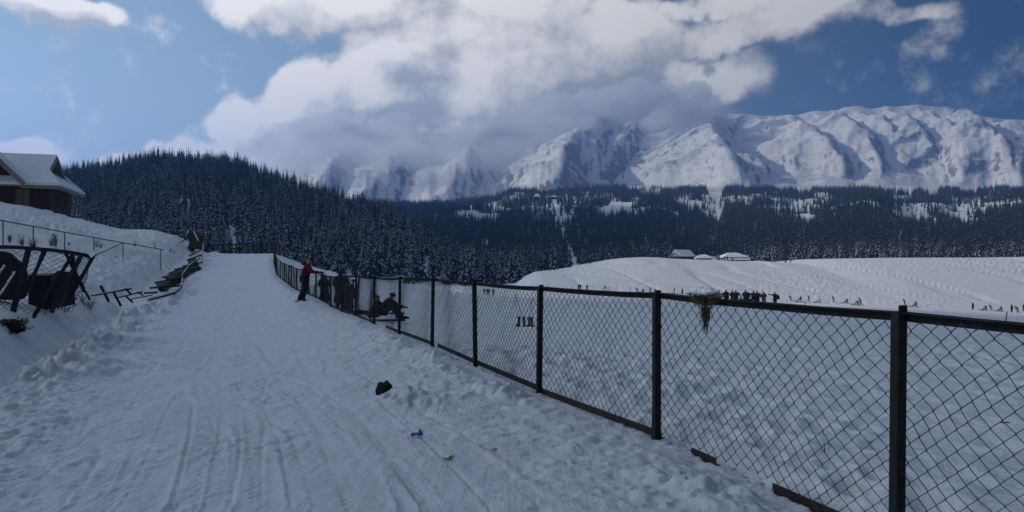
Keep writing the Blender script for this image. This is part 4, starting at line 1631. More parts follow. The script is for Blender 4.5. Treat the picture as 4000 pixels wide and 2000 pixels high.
# ------------------------------------------------------------------ small buildings beyond the meadow
def hut(name, label, px_, base_row, d, w, dp, h, rh, wall, rz=0, hipped=True, porch=False, cat='building', windows=3):
    p = P(px_, base_row, d)
    t = empty(name, p, R(rz), label=label, cat=cat)
    m = MB()
    m.box((0, 0, h / 2 - 1.5), (w, dp, h + 3))
    m.build('wall', wall, t)
    oh = .6
    x, y = w / 2 + oh, dp / 2 + oh
    rx = (w / 2 - dp / 2 * .8) if hipped else x
    rx = max(rx, .2)
    for nm, mat, z0, th in (('roof', DARKWOOD, h, .15), ('roof_snow', SNOW_PLAIN, h + .16, .4)):
        m = MB()
        m.add([(-x, -y, z0), (x, -y, z0), (x, y, z0), (-x, y, z0), (-x, -y, z0 + th), (x, -y, z0 + th), (x, y, z0 + th), (-x, y, z0 + th), (-rx, 0, z0 + th + rh), (rx, 0, z0 + th + rh)],
              [(0, 3, 2, 1), (0, 1, 5, 4), (1, 2, 6, 5), (2, 3, 7, 6), (3, 0, 4, 7), (4, 5, 9, 8), (5, 6, 9), (6, 7, 8, 9), (7, 4, 8)])
        m.build(nm, mat, t)
    for k in range(windows):
        m = MB()
        m.box(((k + .5) / windows * w - w / 2, -dp / 2 - .02, h * .55), (w / windows * .45, .08, h * .35))
        m.build('window', plain('dark_glass', (.01, .012, .015), .12), t)
    if porch:
        for k in range(5):
            m = MB()
            m.box((-w / 2 + k * w / 4, -dp / 2 - 2.2, h * .35), (.18, .18, h * .7 + 1))
            m.build('porch_post', DARKWOOD, t)
        m = MB()
        m.add([(-w / 2 - .4, -dp / 2 - 2.8, h * .68), (w / 2 + .4, -dp / 2 - 2.8, h * .68), (w / 2 + .4, -dp / 2, h * .9), (-w / 2 - .4, -dp / 2, h * .9),
               (-w / 2 - .4, -dp / 2 - 2.8, h * .68 + .3), (w / 2 + .4, -dp / 2 - 2.8, h * .68 + .3), (w / 2 + .4, -dp / 2, h * .9 + .3), (-w / 2 - .4, -dp / 2, h * .9 + .3)],
              [(0, 3, 2, 1), (4, 5, 6, 7), (0, 1, 5, 4), (1, 2, 6, 5), (2, 3, 7, 6), (3, 0, 4, 7)])
        m.build('porch_roof', SNOW_PLAIN, t)
    return t


WALLD = plain('dark_log_wall', (.05, .042, .038), .85, var=.3, scale=1)
WALLY = plain('ochre_wall', (.45, .34, .16), .8, var=.2, scale=1)
WALLP = plain('pale_wall', (.20, .18, .16), .8, var=.2, scale=1)
hut('mountain_lodge', 'large snow roofed lodge with a porch behind the crest of the snow mound', 2862, 1034, 400, 12.5, 9, 3.6, 2.2, WALLP, 8, porch=True, cat='lodge')
hut('tea_hut', 'low hut with a bright hipped snow roof left of the lodge', 2748, 1029, 385, 7, 6, 2.4, 1.6, WALLP, -5)
hut('timber_house', 'dim timber house with a patchy snow roof in the trees left of the hut', 2665, 1033, 440, 10, 9, 4.4, 3.6, WALLD, 30, hipped=False)
hut('ochre_hut', 'small bright ochre hut at the foot of the wood left of the mound', 1966, 1085, 430, 8, 6, 2.6, 1.6, WALLY, 10, windows=2)
hut('market_hut', 'low snow roofed shed below the ochre hut', 1985, 1108, 400, 14, 6, 1.9, 1.2, WALLP, 0, windows=3)
hut('market_hut', 'narrow snow roofed shed right of the ochre hut, beside the mound', 2026, 1110, 392, 8, 5, 1.7, 1.1, WALLD, 6, windows=2)
hut('forest_cabin', 'tiny cabin glinting among the trees right of the leaning man', 1630, 1062, 420, 3.2, 3, 1.8, 1.2, SNOW_PLAIN, 0, windows=1)
hut('forest_cabin', 'tiny pale cabin among the trees above the chain link fence', 1585, 1072, 420, 2.6, 3, 1.8, 1.2, WALLY, 0, windows=1)
hut('hill_hut', 'tiny dark hut on the snow bench above the far wood', 2097, 778, 1750, 14, 10, 5, 7, WALLD, 0, cat='hut', windows=1)
hut('hill_hut', 'long low roof on the snow bench above the far wood', 2160, 774, 1900, 26, 8, 3, 2, WALLD, 0, cat='hut', windows=2)


# ------------------------------------------------------------------ people
def skin_mesh(name, joints, edges, mats, assign=None, levels=1, root=0):
    """joints: list of (x, y, z, r) -> smooth skinned mesh"""
    me = bpy.data.meshes.new(name)
    me.from_pydata([j[:3] for j in joints], edges, [])
    o = bpy.data.objects.new('temp', me)
    C.objects.link(o)
    md = o.modifiers.new('skin', 'SKIN')
    md.use_smooth_shade = True
    for i, j in enumerate(joints):
        r = j[3]
        me.skin_vertices[0].data[i].radius = r if isinstance(r, tuple) else (r, r)
        me.skin_vertices[0].data[i].use_root = (i == root)
    sb = o.modifiers.new('sub', 'SUBSURF')
    sb.levels = sb.render_levels = levels
    dg = bpy.context.evaluated_depsgraph_get()
    dg.update()
    ev = o.evaluated_get(dg)
    out = bpy.data.meshes.new_from_object(ev)
    out.name = name
    bpy.data.objects.remove(o)
    bpy.data.meshes.remove(me)
    out.materials.clear()
    for m in mats: out.materials.append(m)
    if assign:
        for p in out.polygons:
            p.material_index = assign(p.center)
    for p in out.polygons: p.use_smooth = True
    return out


def figure(pose):
    """joint positions for a pose; the figure faces +y, feet at z 0"""
    J = {}
    lean = pose.get('lean', 0.0)       # forward bend of the trunk, degrees
    hip = pose.get('hip', .92)
    J['pelvis'] = Vector((0, 0, hip))
    q = Matrix.Rotation(-R(lean), 3, 'X')

    def up(x, y, z):
        return J['pelvis'] + q @ Vector((x, y, z))
    J['waist'] = up(0, 0, .16)
    J['chest'] = up(0, .01, .40)
    J['neck'] = up(0, .01, .55)
    q2 = Matrix.Rotation(-R(pose.get('nod', lean * .5)), 3, 'X')
    J['head'] = J['neck'] + q2 @ Vector((0, .02, .12))
    J['crown'] = J['neck'] + q2 @ Vector((0, .02, .22))
    for s, nm in ((-1, 'l'), (1, 'r')):
        sh = up(s * .18, 0, .47)
        J['sho_' + nm] = sh
        el, wr = pose.get('arm_' + nm, (Vector((s * .07, -.02, -.28)), Vector((s * .08, .04, -.53))))
        J['elb_' + nm] = sh + Vector(el)
        J['wri_' + nm] = sh + Vector(wr)
        J['hip_' + nm] = J['pelvis'] + Vector((s * .095, 0, -.04))
        kn, an = pose.get('leg_' + nm, (Vector((s * .11, .02, .48)), Vector((s * .11, 0, .08))))
        J['kne_' + nm] = Vector(kn)
        J['ank_' + nm] = Vector(an)
        J['toe_' + nm] = Vector(an) + Vector(pose.get('toe', (s * .02, .16, -.04)))
    return J


BODY_E = [('pelvis', 'waist'), ('waist', 'chest'), ('chest', 'neck'), ('neck', 'head'), ('head', 'crown'),
          ('chest', 'sho_l'), ('sho_l', 'elb_l'), ('elb_l', 'wri_l'), ('chest', 'sho_r'), ('sho_r', 'elb_r'), ('elb_r', 'wri_r'),
          ('pelvis', 'hip_l'), ('hip_l', 'kne_l'), ('kne_l', 'ank_l'), ('ank_l', 'toe_l'),
          ('pelvis', 'hip_r'), ('hip_r', 'kne_r'), ('kne_r', 'ank_r'), ('ank_r', 'toe_r')]
RAD = {'pelvis': .125, 'waist': .12, 'chest': .135, 'neck': .055, 'head': .088, 'crown': .06, 'sho_l': .07, 'sho_r': .07, 'elb_l': .048, 'elb_r': .048,
       'wri_l': .034, 'wri_r': .034, 'hip_l': .09, 'hip_r': .09, 'kne_l': .062, 'kne_r': .062, 'ank_l': .042, 'ank_r': .042, 'toe_l': .036, 'toe_r': .036}


def body_mesh(name, J, mats, assign=None, k=1.0, over=None, levels=1, drop=()):
    over = over or {}
    names = [n for n in J if n not in drop]
    idx = {n: i for i, n in enumerate(names)}
    js = [tuple(J[n]) + (over.get(n, RAD.get(n, .05)) * k,) for n in names]
    es = [(idx[a], idx[b]) for a, b in BODY_E if a in idx and b in idx]
    return skin_mesh(name, js, es, mats, assign, levels)


def cloth(name, col, rough=.85):
    return plain(name, col, rough, var=.3, scale=9, bump=.3)


SKIN = plain('skin', (.30, .17, .11), .6, var=.1)
TROUS = cloth('dark_trousers', (.016, .017, .024))
BLACK = cloth('black_jacket', (.012, .013, .016))
CHAR = cloth('charcoal_wool', (.022, .021, .021))
BROWN = cloth('brown_wool', (.045, .032, .030))
REDJ = cloth('red_jacket', (.12, .009, .018))
BLUEJ = cloth('navy_jacket', (.020, .032, .07))
GREENJ = cloth('dark_green_jacket', (.02, .045, .035))
GREYJ = cloth('grey_jacket', (.08, .08, .085))
ORANGE = cloth('orange_cap', (.28, .09, .02))
PALE = cloth('pale_jacket', (.35, .35, .38))
KHAKI = cloth('khaki_cloth', (.13, .115, .07))


def hand_mesh(J, side, name='hand', curl=.5):
    """palm with four fingers and a thumb at the wrist, pointing on along the forearm"""
    w, e = J['wri_' + side], J['elb_' + side]
    d = (w - e).normalized()
    s = 1 if side == 'r' else -1
    lat = d.cross(Vector((0, 0, 1)))
    if lat.length < .2: lat = Vector((0, 1, 0))
    lat.normalize()
    nrm = lat.cross(d).normalized()
    mb = MB()
    mb.tube([w - d * .02, w + d * .03, w + d * .085], [.028, .036, .038], 8)
    for k, ln in enumerate((.070, .080, .076, .058)):
        b = w + d * .08 + lat * (k - 1.5) * .019
        p1 = b + d * ln * .5 - nrm * .004
        p2 = p1 + (d * (1 - curl) - nrm * curl).normalized() * ln * .35
        p3 = p2 + (d * (.3) - nrm).normalized() * ln * .28
        mb.tube([b, p1, p2, p3], [.0095, .009, .008, .006], 6)
    b = w + d * .02 + lat * .034 * -s
    p1 = b + (d * .6 - lat * s * .7).normalized() * .035
    mb.tube([b, p1, p1 + (d - nrm * .5).normalized() * .03], [.012, .0105, .008], 6)
    return mb


def head_bits(t, J, hat=None, hatmat=None, face=True):
    h = J['head']
    fw = (J['head'] - J['neck']).normalized()
    fwd = Vector((0, 1, 0)) - fw * fw.y
    fwd.normalize()
    sd = fwd.cross(fw).normalized()
    if face:
        mb = MB()
        mb.tube([h + fwd * .085 + fw * .015, h + fwd * .112 - fw * .012, h + fwd * .088 - fw * .022], [.008, .015, .012], 6)
        for s in (-1, 1): mb.tube([h + sd * s * .088 - fw * .03, h + sd * s * .102 + fw * .01, h + sd * s * .09 + fw * .03], [.010, .014, .010], 6)
        nose = mb.build('nose_and_ears', SKIN, t, True)
        mb = MB()
        for s in (-1, 1): mb.tube([h + fwd * .080 + sd * s * .034 + fw * .02, h + fwd * .090 + sd * s * .034 + fw * .02], [.012, .009], 8)
        mb.build('eyes', BLACK, t, True)
        mb = MB()
        mb.tube([h + fwd * .088 - sd * .022 - fw * .045, h + fwd * .094 - fw * .047, h + fwd * .088 + sd * .022 - fw * .045], [.005, .007, .005], 6)
        mb.build('mouth', BROWN, t, True)
    if hat:
        mb = MB()
        pts, rs = [], []
        for a in range(6):
            f = a / 5
            pts.append(h + fw * (.025 + .105 * math.sin(f * math.pi / 2)))
            rs.append(.108 * math.cos(f * math.pi / 2 * .96) + .004)
        mb.tube(pts, rs, 12)
        if hat == 'cap':
            v = [h + fw * .045 + fwd * .09 + sd * x * .07 for x in (-1, -.4, .4, 1)]
            v2 = [h + fw * .03 + fwd * (.16 + .03 * (1 - abs(x))) + sd * x * .055 for x in (-1, -.4, .4, 1)]
            up_ = fw * .01
            vv = v + v2 + [p + up_ for p in v] + [p + up_ for p in v2]
            fs = []
            for k in range(3):
                fs += [(k, k + 4, k + 5, k + 1), (8 + k, 9 + k, 13 + k, 12 + k), (4 + k, 12 + k, 13 + k, 5 + k)]
            fs += [(0, 8, 12, 4), (3, 7, 15, 11)]
            mb.add(vv, fs)
        if hat == 'pom':
            mb.tube([h + fw * .12, h + fw * .15, h + fw * .18], [.02, .04, .015], 8)
        mb.build('hat', hatmat or BLACK, t, True)


def big_person(loc, rz, pose, label, coat, coat_mat, scale=1.0, hat=None, hatmat=None, trousers=TROUS, hood=False, group=None, long_coat=0.0, sit=False, hands=True, width=1.0):
    t = empty('person', loc, rz, label=label, cat='person', group=group)
    t.scale = (scale * width, scale * width, scale)
    J = figure(pose)
    link_mesh('body', body_mesh('body', J, [SKIN, BLACK], lambda c: 0 if (c - J['head']).length < .2 else 1, levels=2), t)
    # jacket
    ov = {'pelvis': .165, 'waist': .155, 'chest': .165, 'neck': .075, 'sho_l': .092, 'sho_r': .092, 'elb_l': .068, 'elb_r': .068, 'wri_l': .052, 'wri_r': .052}
    Jc = {n: J[n].copy() for n in ('waist', 'chest', 'neck', 'pelvis', 'sho_l', 'elb_l', 'wri_l', 'sho_r', 'elb_r', 'wri_r')}
    Jc['wri_l'] = Jc['elb_l'].lerp(Jc['wri_l'], .96)
    Jc['wri_r'] = Jc['elb_r'].lerp(Jc['wri_r'], .96)
    Jc['pelvis'] = Jc['pelvis'] - Vector((0, 0, .03))
    names = list(Jc)
    idx = {n: i for i, n in enumerate(names)}
    js = [tuple(Jc[n]) + (ov.get(n, .1),) for n in names]
    es = [(idx[a], idx[b]) for a, b in BODY_E if a in idx and b in idx]
    if long_coat and not sit:
        js.append((0, .0, Jc['pelvis'].z - long_coat * .5, (.26, .23)))
        es.append((idx['pelvis'], len(js) - 1))
        js.append((0, .0, Jc['pelvis'].z - long_coat, (.30, .26)))
        es.append((len(js) - 2, len(js) - 1))
    link_mesh(coat, skin_mesh(coat, js, es, [coat_mat], levels=2), t)
    # trousers
    Jt = ('pelvis', 'hip_l', 'kne_l', 'ank_l', 'hip_r', 'kne_r', 'ank_r')
    ot = {'pelvis': .14, 'hip_l': .11, 'hip_r': .11, 'kne_l': .082, 'kne_r': .082, 'ank_l': .066, 'ank_r': .066}
    idx = {n: i for i, n in enumerate(Jt)}
    js = [tuple(J[n]) + (ot[n],) for n in Jt]
    es = [(idx[a], idx[b]) for a, b in BODY_E if a in idx and b in idx]
    link_mesh('trousers', skin_mesh('trousers', js, es, [trousers], levels=2), t)
    for s in ('l', 'r'):
        mb = MB()
        a, b = J['ank_' + s], J['toe_' + s]
        k = J['kne_' + s]
        mb.tube([a.lerp(k, .28), a, a.lerp(b, .5) - Vector((0, 0, .0)), b, b + (b - a).normalized() * .05], [.062, .062, .055, .05, .03], 8)
        mb.build('boot', BLACK, t, True)
        if hands: hand_mesh(J, s).build('hand', BLACK, t, True)
    head_bits(t, J, hat, hatmat)
    if hood:
        h, n = J['head'], J['neck']
        js = [tuple(n + Vector((0, -.03, -.02))) + (.12,), tuple(h + Vector((0, -.035, .0))) + (.125,), tuple(J['crown'] + Vector((0, -.03, .0))) + (.085,)]
        link_mesh('hood', skin_mesh('hood', js, [(0, 1), (1, 2)], [coat_mat], levels=2), t)
    return t


def gz(x, y):
    return float(ground(np.array([x]), np.array([y]), False)[0])


def on_ground(px_, d):
    x = (px_ - 2000) / F * d
    return x, d, gz(x, d)


# man in red leaning on the fence
x, y, z = on_ground(1190, 31.2)
face = R(-78)
big_person((x, y, z + .02), face, {'lean': 10, 'nod': 24, 'hip': .93, 'arm_l': ((-.08, .13, -.25), (.04, .36, -.27)), 'arm_r': ((.08, .13, -.25), (-.04, .38, -.26)),
                                  'leg_l': ((-.12, .02, .50), (-.12, -.06, .08)), 'leg_r': ((.12, -.02, .49), (.13, -.16, .08))},
           'man in a red hooded jacket and dark cap leaning forward on the fence', 'jacket', REDJ, 1.04, 'cap', BLACK, width=1.28)
o = bpy.data.objects[-1]
# hood of the jacket folded on his back
red = [ob for ob in bpy.data.objects if ob.name.startswith('person')][-1]
Jr = figure({'lean': 10, 'nod': 24, 'hip': .93})
n = Jr['neck']
link_mesh('hood', skin_mesh('hood', [tuple(n + Vector((-.07, -.10, -.01))) + (.085,), tuple(n + Vector((0, -.14, .03))) + (.10,), tuple(n + Vector((.07, -.10, -.01))) + (.085,)], [(0, 1), (1, 2)], [REDJ], levels=2), red)

POCKETS = {'arm_l': ((-.08, -.05, -.26), (.06, .14, -.34)), 'arm_r': ((.08, -.05, -.26), (-.06, .14, -.34))}
x, y, z = on_ground(1268, 37.0)
big_person((x, y, z - .05), R(200), dict(POCKETS, lean=4), 'short figure in a long dark cloak and hood just behind the fence gap', 'cloak', CHAR, .90, None, hood=True, long_coat=.72, hands=False, width=1.25,
           group='dark figures standing behind the fence')
x, y, z = on_ground(1332, 33.6)
big_person((x, y, z - .02), R(170), dict(POCKETS, lean=2), 'tall man in a black coat and cap, his head above the fence rail', 'coat', BLACK, 1.05, 'cap', BLACK, long_coat=.62, hands=False, width=1.3,
           group='dark figures standing behind the fence')
x, y, z = on_ground(1362, 33.0)
big_person((x, y, z - .15), R(120), dict(POCKETS, lean=6), 'dark coated figure standing close in front of the one with a peaked cap', 'coat', CHAR, .82, None, hood=True, long_coat=.60, hands=False, width=1.32,
           group='dark figures standing behind the fence')
x, y, z = on_ground(1374, 36.0)
big_person((x, y, z - .1), R(-85), {'lean': 3, 'arm_r': ((.06, .02, -.28), (.08, .10, -.5))}, 'slim dark figure with a peaked cap facing right behind the fence', 'jacket', BLACK, .93, 'cap', BLACK, long_coat=.2,
           group='dark figures standing behind the fence')

# two people resting on a low sledge behind the fence
SIT = {'hip': .38, 'lean': 28, 'leg_l': ((-.16, .36, .55), (-.14, .62, .14)), 'leg_r': ((.16, .36, .52), (.14, .60, .14)),
       'arm_l': ((-.10, .20, -.22), (-.04, .42, -.26)), 'arm_r': ((.10, .20, -.22), (.04, .42, -.26))}
LIE = {'hip': .30, 'lean': -22, 'nod': 5, 'leg_l': ((-.12, .48, .40), (-.12, .92, .28)), 'leg_r': ((.12, .50, .36), (.12, .95, .26)),
       'arm_l': ((-.14, -.14, -.22), (-.2, -.16, -.44)), 'arm_r': ((.14, -.14, -.22), (.2, -.16, -.44))}


def sledge(loc, rz, label, mat, L_=1.5, Wd=.55, H=.18, group=None, sc=1.0, cat='sledge'):
    t = empty('sledge', loc, rz, label=label, cat=cat, group=group)
    t.scale = (sc, sc, sc)
    for s in (-1, 1):
        mb = MB()
        pts = [Vector((s * Wd * .42, -L_ / 2, .03)), Vector((s * Wd * .42, L_ * .3, .02)), Vector((s * Wd * .42, L_ * .45, .08)), Vector((s * Wd * .42, L_ * .55, .22))]
        for k in range(3): mb.bar(pts[k], pts[k + 1], .04, .05)
        mb.build('runner', mat, t)
    for k in range(4):
        mb = MB()
        mb.box(((k - 1.5) * Wd / 4, -.02, H), (Wd / 4 * .9, L_ * .95, .035))
        mb.build('slat', mat, t)
    for yy in (-L_ * .35, L_ * .3):
        mb = MB()
        mb.box((0, yy, H / 2 + .03), (Wd * .9, .06, H - .06))
        mb.build('crosspiece', mat, t)
    return t


SLEDW = plain('sledge_wood', (.05, .028, .022), .7, var=.3)
BX = (1467 - 2000) / F * 29.6
BD = 29.6
gzz = gz(BX, BD)
sl = sledge((BX, BD, gzz - .02), R(100), 'long low dark sledge behind the fence with two people resting on it', SLEDW, 2.3, .6, .30)
big_person(((1455 - 2000) / F * 29.6, 29.6, gzz + .02), R(80), LIE, 'figure in dark clothes and an orange hat lounging on the sledge behind the fence', 'coat', BLACK, .92, 'pom', ORANGE, sit=True, width=1.25)
big_person(((1494 - 2000) / F * 29.4, 29.4, gzz + .02), R(-100), SIT, 'hunched figure in black sitting on the right end of the sledge behind the fence', 'coat', BLACK, .98, 'beanie', BLACK, sit=True, width=1.25)


# ---- far figures: one mesh each with a few clothes materials
def far_mesh(name, pose, extra=None, k=1.25, coat_z=None, over=None):
    J = figure(pose)
    ov = {'head': .10, 'crown': .075}
    ov.update(over or {})
    neck = J['neck'].z

    def asg(c):
        if (c - J['head']).length < .15 and c.z > neck - .02: return 2 if c.z < J['head'].z + .02 else 3
        hz = coat_z if coat_z is not None else J['pelvis'].z - .05
        if c.z > hz: return 0
        return 1
    names = list(J)
    idx = {n: i for i, n in enumerate(names)}
    js = []
    for n in names:
        r = ov.get(n, RAD[n] * (k if n not in ('head', 'crown', 'neck') else 1.1))
        js.append(tuple(J[n]) + (r,))
    es = [(idx[a], idx[b]) for a, b in BODY_E]
    for (frm, pos, r) in (extra or []):
        js.append(tuple(pos) + (r,))
        es.append((idx[frm], len(js) - 1))
    return skin_mesh(name, js, es, [BLACK, TROUS, SKIN, BLACK], asg, 1)


ST = {}
FAR = {
    'stand': far_mesh('standing_body', dict(POCKETS, lean=2)),
    'arms': far_mesh('standing_arms_body', {'lean': 5, 'arm_l': ((-.16, .02, -.22), (-.2, .2, -.30)), 'arm_r': ((.16, .02, -.22), (.2, .2, -.30))}),
    'cloak': far_mesh('cloaked_body', dict(POCKETS, lean=2), extra=[('pelvis', (0, 0, .62), (.26, .24)), ('pelvis', (0, -.0, .40), (.27, .24))], k=1.45, coat_z=.35),
    'walk': far_mesh('pulling_body', {'lean': 24, 'hip': .90, 'arm_l': ((-.05, -.10, -.26), (-.04, -.34, -.36)), 'arm_r': ((.05, -.12, -.25), (.04, -.36, -.34)),
                                      'leg_l': ((-.10, .20, .50), (-.10, .22, .08)), 'leg_r': ((.10, -.08, .48), (.10, -.44, .14))}),
    'bent': far_mesh('bent_body', {'lean': 48, 'nod': 22, 'hip': .86, 'arm_l': ((-.05, .04, -.28), (-.04, .1, -.5)), 'arm_r': ((.05, -.16, -.22), (.04, -.42, -.2)),
                                   'leg_l': ((-.10, .16, .48), (-.10, .10, .08)), 'leg_r': ((.10, -.12, .46), (.10, -.46, .12))}),
    'sit': far_mesh('sitting_body', {'hip': .34, 'lean': 8, 'leg_l': ((-.14, .40, .42), (-.12, .72, .16)), 'leg_r': ((.14, .40, .40), (.12, .74, .16)),
                                     'arm_l': ((-.12, .12, -.24), (-.08, .34, -.24)), 'arm_r': ((.12, .12, -.24), (.08, .34, -.24))}, coat_z=.22),
    'back': far_mesh('broad_back_body', dict(POCKETS, lean=2), extra=[('pelvis', (0, 0, .70), (.25, .22))], k=1.55, coat_z=.55),
    'photo': far_mesh('arm_out_body', {'lean': 0, 'arm_l': ((-.26, .08, -.04), (-.42, .22, .10)), 'arm_r': ((.08, -.02, -.27), (.10, .12, -.40))}, k=1.3),
}


def far_person(px_, d, kind, rz, coat, label, group=None, legs=TROUS, hat=BLACK, sc=1.0, wide=1.0, z=None):
    x = (px_ - 2000) / F * d
    zz = gz(x, d) if z is None else z
    o = bpy.data.objects.new('person', FAR[kind])
    C.objects.link(o)
    o.location = (x, d, zz)
    o.rotation_euler = (0, 0, rz)
    o.scale = (sc * wide, sc * wide, sc)
    tag(o, label=label, cat='person', group=group)
    for i, m in enumerate((coat, legs, SKIN, hat)):
        o.material_slots[i].link = 'OBJECT'
        o.material_slots[i].material = m
    return o


def dist_for(px_, row, lo=100, hi=264):
    return hit(px_, row, lo, hi)


# group watching from behind the fence
GB = 'group of people watching the sledge run from behind the fence'
D0 = 80
zz0 = gz((2900 - 2000) / F * D0, D0)
for (px_, head, d, kind, rz, coat, hat, sc, wide, lab) in [
    (2798, 1181, 78, 'sit', 10, BLACK, BLACK, 1.0, 1.2, 'leftmost low seated figure of the watching group'),
    (2808, 1184, 78, 'sit', -20, BLACK, BLACK, .95, 1.1, 'second low seated figure, right beside the leftmost seated one'),
    (2837, 1159, 77, 'back', 15, BLACK, BLACK, .98, 1.15, 'broad backed watcher in black bending left'),
    (2861, 1154, 82, 'stand', 0, BLACK, BLACK, 1.0, 1.1, 'dark watcher half hidden behind the brown cloak'),
    (2874, 1155, 79, 'cloak', 4, BROWN, CHAR, 1.0, 1.15, 'watcher in a long brown cloak'),
    (2913, 1154, 79, 'back', 0, BLUEJ, BLACK, 1.03, 1.2, 'tall watcher in a long navy coat standing apart'),
    (2942, 1161, 80, 'arms', -40, BLACK, CHAR, 1.0, 1.2, 'watcher with a wide brimmed hat'),
    (2958, 1159, 79, 'cloak', -10, CHAR, BLACK, .98, 1.1, 'watcher in a charcoal cloak left of the smaller one'),
    (2984, 1162, 79, 'stand', 5, GREYJ, BLACK, .97, 1.1, 'smaller watcher in grey at the right end of the cluster'),
    (3027, 1164, 80, 'photo', 8, BLACK, BLACK, .97, 1.1, 'watcher with a backpack holding up a camera, apart on the right'),
]:
    x = (px_ - 2000) / F * d
    if kind == 'sit':
        z = EYE + (HY - head) / F * d - .98 * sc
    else:
        z = EYE + (HY - head) / F * d - 1.70 * sc
    z = min(z, gz(x, d)) if False else gz(x, d)
    s2 = sc if kind == 'sit' else (EYE + (HY - head) / F * d - z) / 1.70
    far_person(px_, d, kind, R(rz), coat, lab, GB, hat=hat, sc=s2 if 0.7 < s2 < 1.35 else sc, wide=wide)
# backpack of the photographer
pk = MB()
x = (3036 - 2000) / F * 80
pk.tube([(0, 0, 0), (0, 0, .12), (0, 0, .38), (0, 0, .46)], [.10, .19, .18, .08], 10)
b_ = pk.build('backpack', CHAR, None, True)
b_.location = (x, 79.8, gz(x, 80) + .85)
tag(b_, label='round dark backpack on the back of the watcher holding a camera', cat='backpack')
for k, px_ in enumerate((2895, 2929)):
    far_person(px_, 78, 'sit', R(30 * k), BLACK, ['low crouching watcher between the brown cloak and the navy coat', 'low crouching watcher right of the navy coat'][k], GB, sc=.9, wide=1.1)

# people on the sledge run
RUN = 'people along the sledge run'
SLD = 'sledges on the run'
run = [  # px, feet row, kind, coat, label
    (2260, 1137, 'stand', BLACK, 'first of two dark figures above the fence rail left of the red one', 180),
    (2267, 1137, 'stand', BLACK, 'second dark figure of the pair left of the red one', 180),
    (2293, 1139, 'stand', REDJ, 'slim figure in red above the fence rail', 150),
    (2366, 1131, 'sit', BLACK, 'figure sitting alone in the snow at the foot of the mound', 90),
    (2491, 1146, 'bent', BLUEJ, 'stooping figure in dark blue left of a sledge', 90),
    (2508, 1146, 'SLED', BLACK, 'hooded rider on the leftmost sledge', 90),
    (2541, 1147, 'walk', BLUEJ, 'blue clad figure left of the second sledge', 90),
    (2556, 1147, 'SLED', BLACK, 'dark rider on the second sledge from the left', 90),
    (2634, 1151, 'stand', BLUEJ, 'lone upright figure in dark blue by the rope line', 90),
    (2665, 1152, 'cloak', BROWN, 'brown cloaked figure bending over a sledge', 90),
    (2734, 1156, 'stand', BLUEJ, 'upright figure in blue left of a low sledge', 90),
    (2756, 1157, 'SLED', BLACK, 'dark rider sitting between two upright figures', 90),
    (2769, 1158, 'cloak', CHAR, 'tall cloaked figure right behind a rider', 90),
    (2796, 1158, 'SLED', BLACK, 'small rider left of a tall brown coated man', 90),
    (2810, 1160, 'stand', BROWN, 'tall brown coated man right of a small rider', 90),
    (2835, 1162, 'SLED', GREENJ, 'small green rider just above the watchers', 90),
    (2893, 1166, 'bent', BROWN, 'brown clad man stooping above the watchers', 90),
    (2920, 1167, 'SLED', GREENJ, 'green rider half hidden behind the watchers', 90),
    (2931, 1168, 'walk', BLUEJ, 'man pulling a sledge behind the brown cloaked watcher', 90),
    (2972, 1170, 'walk', BROWN, 'man pulling a sledge behind the right end of the watchers', 90),
    (3090, 1177, 'bent', BLACK, 'man in black stooping and pulling, right of the photographer', 90),
    (3123, 1179, 'SLEDBIG', BLACK, 'tall hooded rider kneeling on a sledge', 90),
    (3160, 1180, 'walk', BLUEJ, 'man in blue pulling a pale clad rider', 90),
    (3197, 1182, 'SLED', PALE, 'rider in pale clothes on a long sledge', 90),
    (3256, 1183, 'walk', BLACK, 'man in black pulling a rider on a red sledge', 90),
    (3304, 1186, 'SLEDRED', BLACK, 'dark rider on a red sledge', 90),
    (3346, 1192, 'SLED', BLACK, 'bulky dark rider right beside a walking man', 90),
    (3362, 1196, 'walk', BLUEJ, 'walking man right beside a bulky rider', 80),
    (3534, 1197, 'walk', REDJ, 'man in a red top pulling a sledge alone in the open', 90),
    (3573, 1200, 'SLED', GREENJ, 'green clad rider behind the man in a red top', 90),
    (3800, 1211, 'cloak', BLACK, 'man in a long flapping black coat near the right edge', 90),
    (3846, 1213, 'SLED', BLUEJ, 'reclining rider behind the man in the long coat', 90),
    (3872, 1214, 'bent', BLUEJ, 'man in blue leaning far forward near the right edge', 90),
    (3906, 1216, 'SLED', BLACK, 'dark rider nearest the right edge', 90),
    (3952, 1221, 'cloak', CHAR, 'charcoal coated walker left of the man in red at the right edge', 90),
    (3975, 1224, 'bent', REDJ, 'man in red bending forward at the right edge', 80),
    (3998, 1216, 'stand', BLACK, 'dark figure cut by the right edge of the picture', 90),
]
for px_, row, kind, coat, lab, rz in run:
    d = dist_for(px_, row)
    x = (px_ - 2000) / F * d
    want = {'stand': 24, 'walk': 25, 'bent': 25, 'cloak': 25}.get(kind, 0)
    sc = 1.03
    if kind.startswith('SLED'):
        zz = gz(x, d)
        mat = plain('red_sledge', (.22, .02, .03), .6) if kind == 'SLEDRED' else SLEDW
        short = lab.split(' on ')[0].replace('rider', 'rider')
        sledge((x - .25, d, zz + .0), R(90), 'low wooden sledge carrying the ' + (lab if len(lab.split()) < 12 else short), mat, 1.7, .55, .16, SLD, 1.15)
        far_person(px_ + 6, d, 'sit', R(95), coat, lab, RUN, z=zz + .12, sc=1.25 if kind == 'SLEDBIG' else 1.08, hat=GREENJ if coat is GREENJ else BLACK)
    else:
        far_person(px_, d, kind, R(rz), coat, lab, RUN, sc=sc * 1.05, hat=BLACK)

